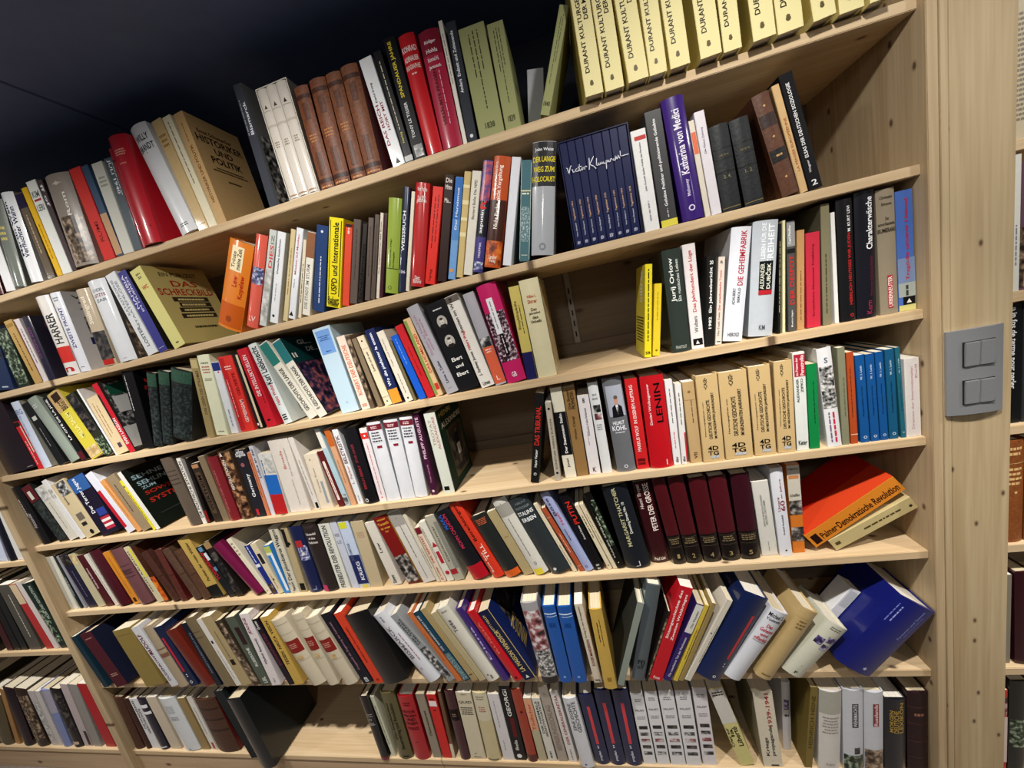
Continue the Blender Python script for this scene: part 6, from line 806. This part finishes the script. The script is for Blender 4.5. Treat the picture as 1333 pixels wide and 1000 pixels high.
def decorate(root, cover, faces, dec, roughcover):
    level = {'F': 0, 'R': 1, 'L': 1}
    for it in parse_decor(dec):
        face, tk = split_item(it); F = faces[face]; code = tk[0]
        level[face] += 1; off = 0.00022 + 0.00007 * level[face]
        side = face != 'F'; vs, fs = [], []; mat = M['ink']; col = tk[1]
        name = {'u': 'lettering', 'd': 'lettering', 'h': 'lettering', 'xu': 'small_print', 'xh': 'small_print', 'b': 'colour_band', 'r': 'printed_panel', 'p': 'printed_picture', 'k': 'emblem', 'o': 'portrait', 'm': 'portrait'}[code]
        name = ('cover_' if side else 'spine_') + name
        if code in 'ud' and len(code) == 1:
            a, b, lat, size = map(float, tk[2:6]); txt = ' '.join(tk[6:]).strip()
            if txt not in TEXT: continue
            P, fc, asp = TEXT[txt]; su = size
            if code == 'u': pts = [(lat + su * (0.5 - y), a + (b - a) * x) for x, y in P]
            else: pts = [(lat + su * (y - 0.5), b - (b - a) * x) for x, y in P]
            vs, fs = F.flat(pts, fc, off)
        elif code == 'h':
            zc, wd, ht = map(float, tk[2:5]); txt = ' '.join(tk[5:]).strip(); lat = 0.5
            if '@' in txt: txt, l_ = txt.split('@'); lat = float(l_)
            if txt not in TEXT: continue
            P, fc, asp = TEXT[txt]
            hm = ht * F.h * 0.75 if side else min(ht * 0.43 * F.h, 0.45 * F.w)
            if not side and wd * F.w < hm * asp * 0.45: hm = wd * F.w / (asp * 0.45)
            hv = hm / F.h
            vs, fs = F.flat([(lat + wd * (x - 0.5), zc + hv * (y - 0.5)) for x, y in P], fc, off)
        elif code == 'xu':
            a, b, lat, size = map(float, tk[2:6]); hu = size * 0.5; v = a
            while v < b:
                ln = random.uniform(0.004, 0.016) / F.h
                F.rect(lat - hu / 2, lat + hu / 2, v, min(v + ln, b), off, vs, fs); v += ln + 0.0022 / F.h
        elif code == 'xh':
            zc, wd, ht = map(float, tk[2:5]); n = int(tk[5]); bh = ht if side else ht * 0.62
            lh = bh / n
            for k in range(n):
                v0 = zc + bh / 2 - (k + 0.8) * lh; lw = wd * random.uniform(0.7, 1.0); u = 0.5 - lw / 2
                step = 0.0035 / F.width
                while u < 0.5 + lw / 2:
                    l_ = random.uniform(0.9, 2.6) * step; F.rect(u, min(u + l_, 0.5 + lw / 2), v0, v0 + lh * 0.5, off, vs, fs); u += l_ + step * 0.35
        elif code == 'b': F.rect(0.0, 1.0, float(tk[2]), float(tk[3]), off, vs, fs); mat = roughcover
        elif code == 'r':
            a, b, u0, u1 = map(float, tk[2:6]); F.rect(u0, u1, a, b, off, vs, fs)  # print, except the dark red shade painted on the aslant orange hardback's side
        elif code == 'p':
            a, b, u0, u1 = map(float, tk[2:6]); F.rect(u0, u1, a, b, off, vs, fs); mat = pic_mat(tk[1]); col = None
        elif code == 'k':
            zc, lat, size = map(float, tk[2:5]); shp = tk[5]; ru = size / 2; rv = size / 2 * F.width / F.h
            if shp == 'disc': P, fc = disc_pts(lat, zc, ru, rv)
            elif shp == 'ring': P, fc = disc_pts(lat, zc, ru, rv, 16, 0.62)
            elif shp == 'tri': P, fc = [(lat - ru, zc - rv), (lat + ru, zc - rv), (lat, zc + rv)], [(0, 1, 2)]
            elif shp == 'diamond': P, fc = [(lat - ru, zc), (lat, zc - rv), (lat + ru, zc), (lat, zc + rv)], [(0, 1, 2, 3)]
            else:
                P = [(lat + ru * (1 if k % 2 == 0 else 0.45) * math.sin(math.pi * k / 5), zc + rv * (1 if k % 2 == 0 else 0.45) * math.cos(math.pi * k / 5)) for k in range(10)] + [(lat, zc)]
                fc = [(10, (k + 1) % 10, k) for k in range(10)]
            vs, fs = F.flat(P, fc, off)
        elif code in 'om':
            zc, lat, size = map(float, tk[2:5]); asp = F.width / F.h
            def part(nm, c, P, fc, o2):
                v2, f2 = F.flat(P, fc, off + o2); return link(nm, mesh(nm, v2, f2), M['ink'], cover, c)
            if code == 'o':
                base = part('spine_portrait', col, *disc_pts(lat, zc, size / 2, size * 0.62 * asp, 20), 0)
                subs = [('#2e2c2a', disc_pts(lat, zc - size * 0.42 * asp, size * 0.36, size * 0.2 * asp), 1), ('#d6d0c6', disc_pts(lat, zc + 0.02 * asp, size * 0.19, size * 0.3 * asp), 2),
                        ('#4a4642', disc_pts(lat, zc + size * 0.27 * asp, size * 0.19, size * 0.12 * asp), 3), ('#4a4642', disc_pts(lat, zc - size * 0.1 * asp, size * 0.1, size * 0.035 * asp), 3)]
            else:
                base = part('spine_portrait', col, [(lat - size * .42, zc - .05), (lat + size * .42, zc - .05), (lat + size * .36, zc + .055), (lat + size * .12, zc + .085), (lat - size * .12, zc + .085), (lat - size * .36, zc + .055)], [(0, 1, 2, 3, 4, 5)], 0)
                subs = [('#e8e8ea', ([(lat, zc - .02), (lat + size * .1, zc + .08), (lat - size * .1, zc + .08)], [(0, 1, 2)]), 1), ('#5a2a34', ([(lat - size * .02, zc - .01), (lat + size * .02, zc - .01), (lat + size * .02, zc + .06), (lat - size * .02, zc + .06)], [(0, 1, 2, 3)]), 2),
                        ('#c89c84', disc_pts(lat, zc + .125, size * .15, .047), 2), ('#6c625c', disc_pts(lat, zc + .158, size * .15, .02), 3)]
            for c, (P, fc), o2 in subs:
                v2, f2 = F.flat(P, fc, off + o2 * 0.00006); link('portrait_tone', mesh('portrait_tone', v2, f2), M['ink'], cover, c)
            continue
        if not fs: continue
        if code == 'r' and roughcover is M['leather'] : mat = M['leather']
        link(name, mesh(name, vs, fs), mat, cover, col)

PAGE_COL = ['#e9e2d0', '#e2d8c0', '#ece8de', '#d9ccb0', '#e6dcc6']
def cover_mesh(w, h, d, bulge, t, flat_chamfer):
    """U-shaped cover: two boards and a spine, extruded upwards."""
    out = [(-w / 2, d)]
    if bulge > 0:
        out += [(-w / 2 + w * k / NSEG, -bulge * (1 - (2 * k / NSEG - 1) ** 2)) for k in range(NSEG + 1)]
    else:
        c = flat_chamfer; out += [(-w / 2, c), (-w / 2 + c, 0.0), (w / 2 - c, 0.0), (w / 2, c)]
    out += [(w / 2, d)]
    yi = t if bulge <= 0 else 0.001
    loop = out + [(w / 2 - t, d), (w / 2 - t, yi), (-w / 2 + t, yi), (-w / 2 + t, d)]
    n = len(loop); vs = [(x, y, 0.0) for x, y in loop] + [(x, y, h) for x, y in loop]
    fs = [(i, (i + 1) % n, n + (i + 1) % n, n + i) for i in range(n)]
    m = len(out); il, ir, jr, jl = m + 3, m, m + 1, m + 2     # inner corners
    for base, flip in ((0, True), (n, False)):
        q = []
        q.append([0, 1, jl, il]); q.append([jr, m - 2, m - 1, ir])
        q.append(list(range(1, m - 1)) + [jr, jl])
        for f in q: fs.append(tuple(base + k for k in (f if not flip else f[::-1])))
    me = mesh('cover', vs, fs)
    bm = bmesh.new(); bm.from_mesh(me); bmesh.ops.recalc_face_normals(bm, faces=bm.faces[:]); bm.to_mesh(me); bm.free()
    if bulge > 0:
        for p in me.polygons:
            p.use_smooth = abs(p.normal.z) < 0.1 and p.normal.y < -0.3
        for e in me.edges:
            a_, b_ = e.vertices
            upright = abs(me.vertices[a_].co.z - me.vertices[b_].co.z) > 1e-6
            inner = abs(me.vertices[a_].co.x) < w / 2 - 1e-5 and me.vertices[a_].co.y < 0
            e.use_edge_sharp = not (upright and inner)
    return me

def build_book(row, style, x, z, y, w, h, d, a, col, rcol, lcol, label, dec, idx):
    nm, cat = KIND[style]
    words = label.rstrip(',') + ' ' + ROW_WORDS[row]
    root = empty(nm, (x + math.cos(a) * w / 2, y, z - math.sin(a) * w / 2), words, cat, 'books ' + ROW_WORDS[row])
    root.rotation_euler = (0, a, 0)
    if style == 'S':                                  # open-fronted card box
        t = 0.0022
        for p in ((-w / 2, -w / 2 + t, 0, h), (w / 2 - t, w / 2, 0, h)):
            link('side_wall', box_mesh('side_wall', p[0], p[1], 0, d, 0, h), M['paperback'], root, col)
        for z0 in (0, h - t): link('end_wall', box_mesh('end_wall', -w / 2 + t, w / 2 - t, 0, d, z0, z0 + t), M['paperback'], root, col)
        link('back_wall', box_mesh('back_wall', -w / 2 + t, w / 2 - t, d - t, d, t, h - t), M['paperback'], root, col)
        return root
    hard = style in 'HhD'
    bulge = min(0.13 * w, 0.0075) if style in 'HD' else 0.0
    t = 0.0024 if hard else 0.0007
    t = min(t, w * 0.18)
    mat = {'H': M['jacket'], 'h': M['cloth'], 'P': M['paperback'], 'D': M['leather']}[style]
    cover = link('cover', cover_mesh(w, h, d, bulge, t, min(0.001, w * 0.08)), mat, root, col)
    ins = 0.0035 if hard else 0.0004
    yb = t + 0.0003 if bulge <= 0 else 0.0013
    link('page_block', box_mesh('page_block', -w / 2 + t + 0.0002, w / 2 - t - 0.0002, yb, d - (0.004 if hard else 0.0008), ins, h - ins), M['pages'], root, PAGE_COL[idx % 5])
    faces = {k: Face(k, w, h, d, bulge) for k in 'FRL'}
    for k, c in (('R', rcol), ('L', lcol)):
        if c:
            vs, fs = [], []; faces[k].rect(0.0, 1.0, 0.0, 1.0, 0.0002, vs, fs)
            link('front_cover' if k == 'R' else 'back_cover', mesh('side_cover', vs, fs), mat, root, c)
    decorate(root, cover, faces, dec, mat)
    return root

SIGNATURE = [[(0, .9), (.015, .85), (.03, 0), (.07, 1), (.085, 1.05)], [(.09, .5), (.1, .05), (.12, .1)], [(.17, .45), (.145, .4), (.14, .1), (.17, .05), (.19, .2)],
 [(.215, .95), (.2, .1), (.215, .02), (.23, .15)], [(.185, .6), (.245, .66)], [(.25, .4), (.235, .25), (.25, .05), (.27, .25), (.255, .4), (.29, .42), (.29, .08)], [(.29, .35), (.31, .5), (.33, .4)],
 [(.385, 1.5), (.37, .2), (.36, -.1)], [(.46, 1.6), (.38, .6), (.44, .2), (.47, -.2)], [(.5, 1.2), (.485, .3), (.5, .15)], [(.505, .35), (.525, .5), (.51, .2), (.54, .2)],
 [(.54, .2), (.55, .5), (.56, .2), (.575, .5), (.585, .2), (.6, .5), (.605, .2), (.63, .25)], [(.645, .6), (.635, -.6)], [(.64, .5), (.665, .6), (.66, .3), (.645, .3)], [(.67, .4), (.69, .55), (.68, .25), (.71, .3)],
 [(.71, .3), (.715, .6), (.74, .6)], [(.75, .4), (.77, .6), (.76, .3), (.79, .3), (.8, .9), (.82, .3), (.84, .9), (.86, .4)], [(.88, 1.4), (.875, .7), (.9, .65), (1.0, .7)]]
ROWS = []
for ln in BOOKS.strip().splitlines():
    p = ln.split('|'); n = [float(v) for v in p[2].split()]
    ROWS.append((int(p[0]), p[1], *n, p[3], p[4], p[5], p[6], p[7]))
words = set()
for r in ROWS:
    for it in parse_decor(r[-1]):
        face, tk = split_item(it)
        if tk[0] in ('u', 'd'): words.add(' '.join(tk[6:]).strip())
        elif tk[0] == 'h': words.add(' '.join(tk[5:]).strip().split('@')[0])
words.discard(''); collect(sorted(words))
for i, r in enumerate(ROWS):
    o = build_book(*r, i)
    if r[1] == 'S' and 'navy' in r[-2]:              # the signature that runs across the eight diaries
        w, h = r[5], r[6]; vs, fs = [], []
        for st in SIGNATURE:                          # pen strokes as thin ribbons
            for (x0, y0), (x1, y1) in zip(st, st[1:]):
                p = Vector((-w / 2 + w * (0.07 + 0.88 * x0), h * (0.70 - 0.015 * x0 + 0.062 * y0))); q = Vector((-w / 2 + w * (0.07 + 0.88 * x1), h * (0.70 - 0.015 * x1 + 0.062 * y1)))
                dv = (q - p).normalized(); n = Vector((-dv.y, dv.x)) * 0.00075; p -= dv * 0.0004; q += dv * 0.0004
                b = len(vs); vs += [(c.x, -0.0013, c.y) for c in (p - n, q - n, q + n, p + n)]; fs.append((b, b + 1, b + 2, b + 3))
        link('signature_lettering', mesh('signature_lettering', vs, fs), M['ink'], o, '#e4e6f0')
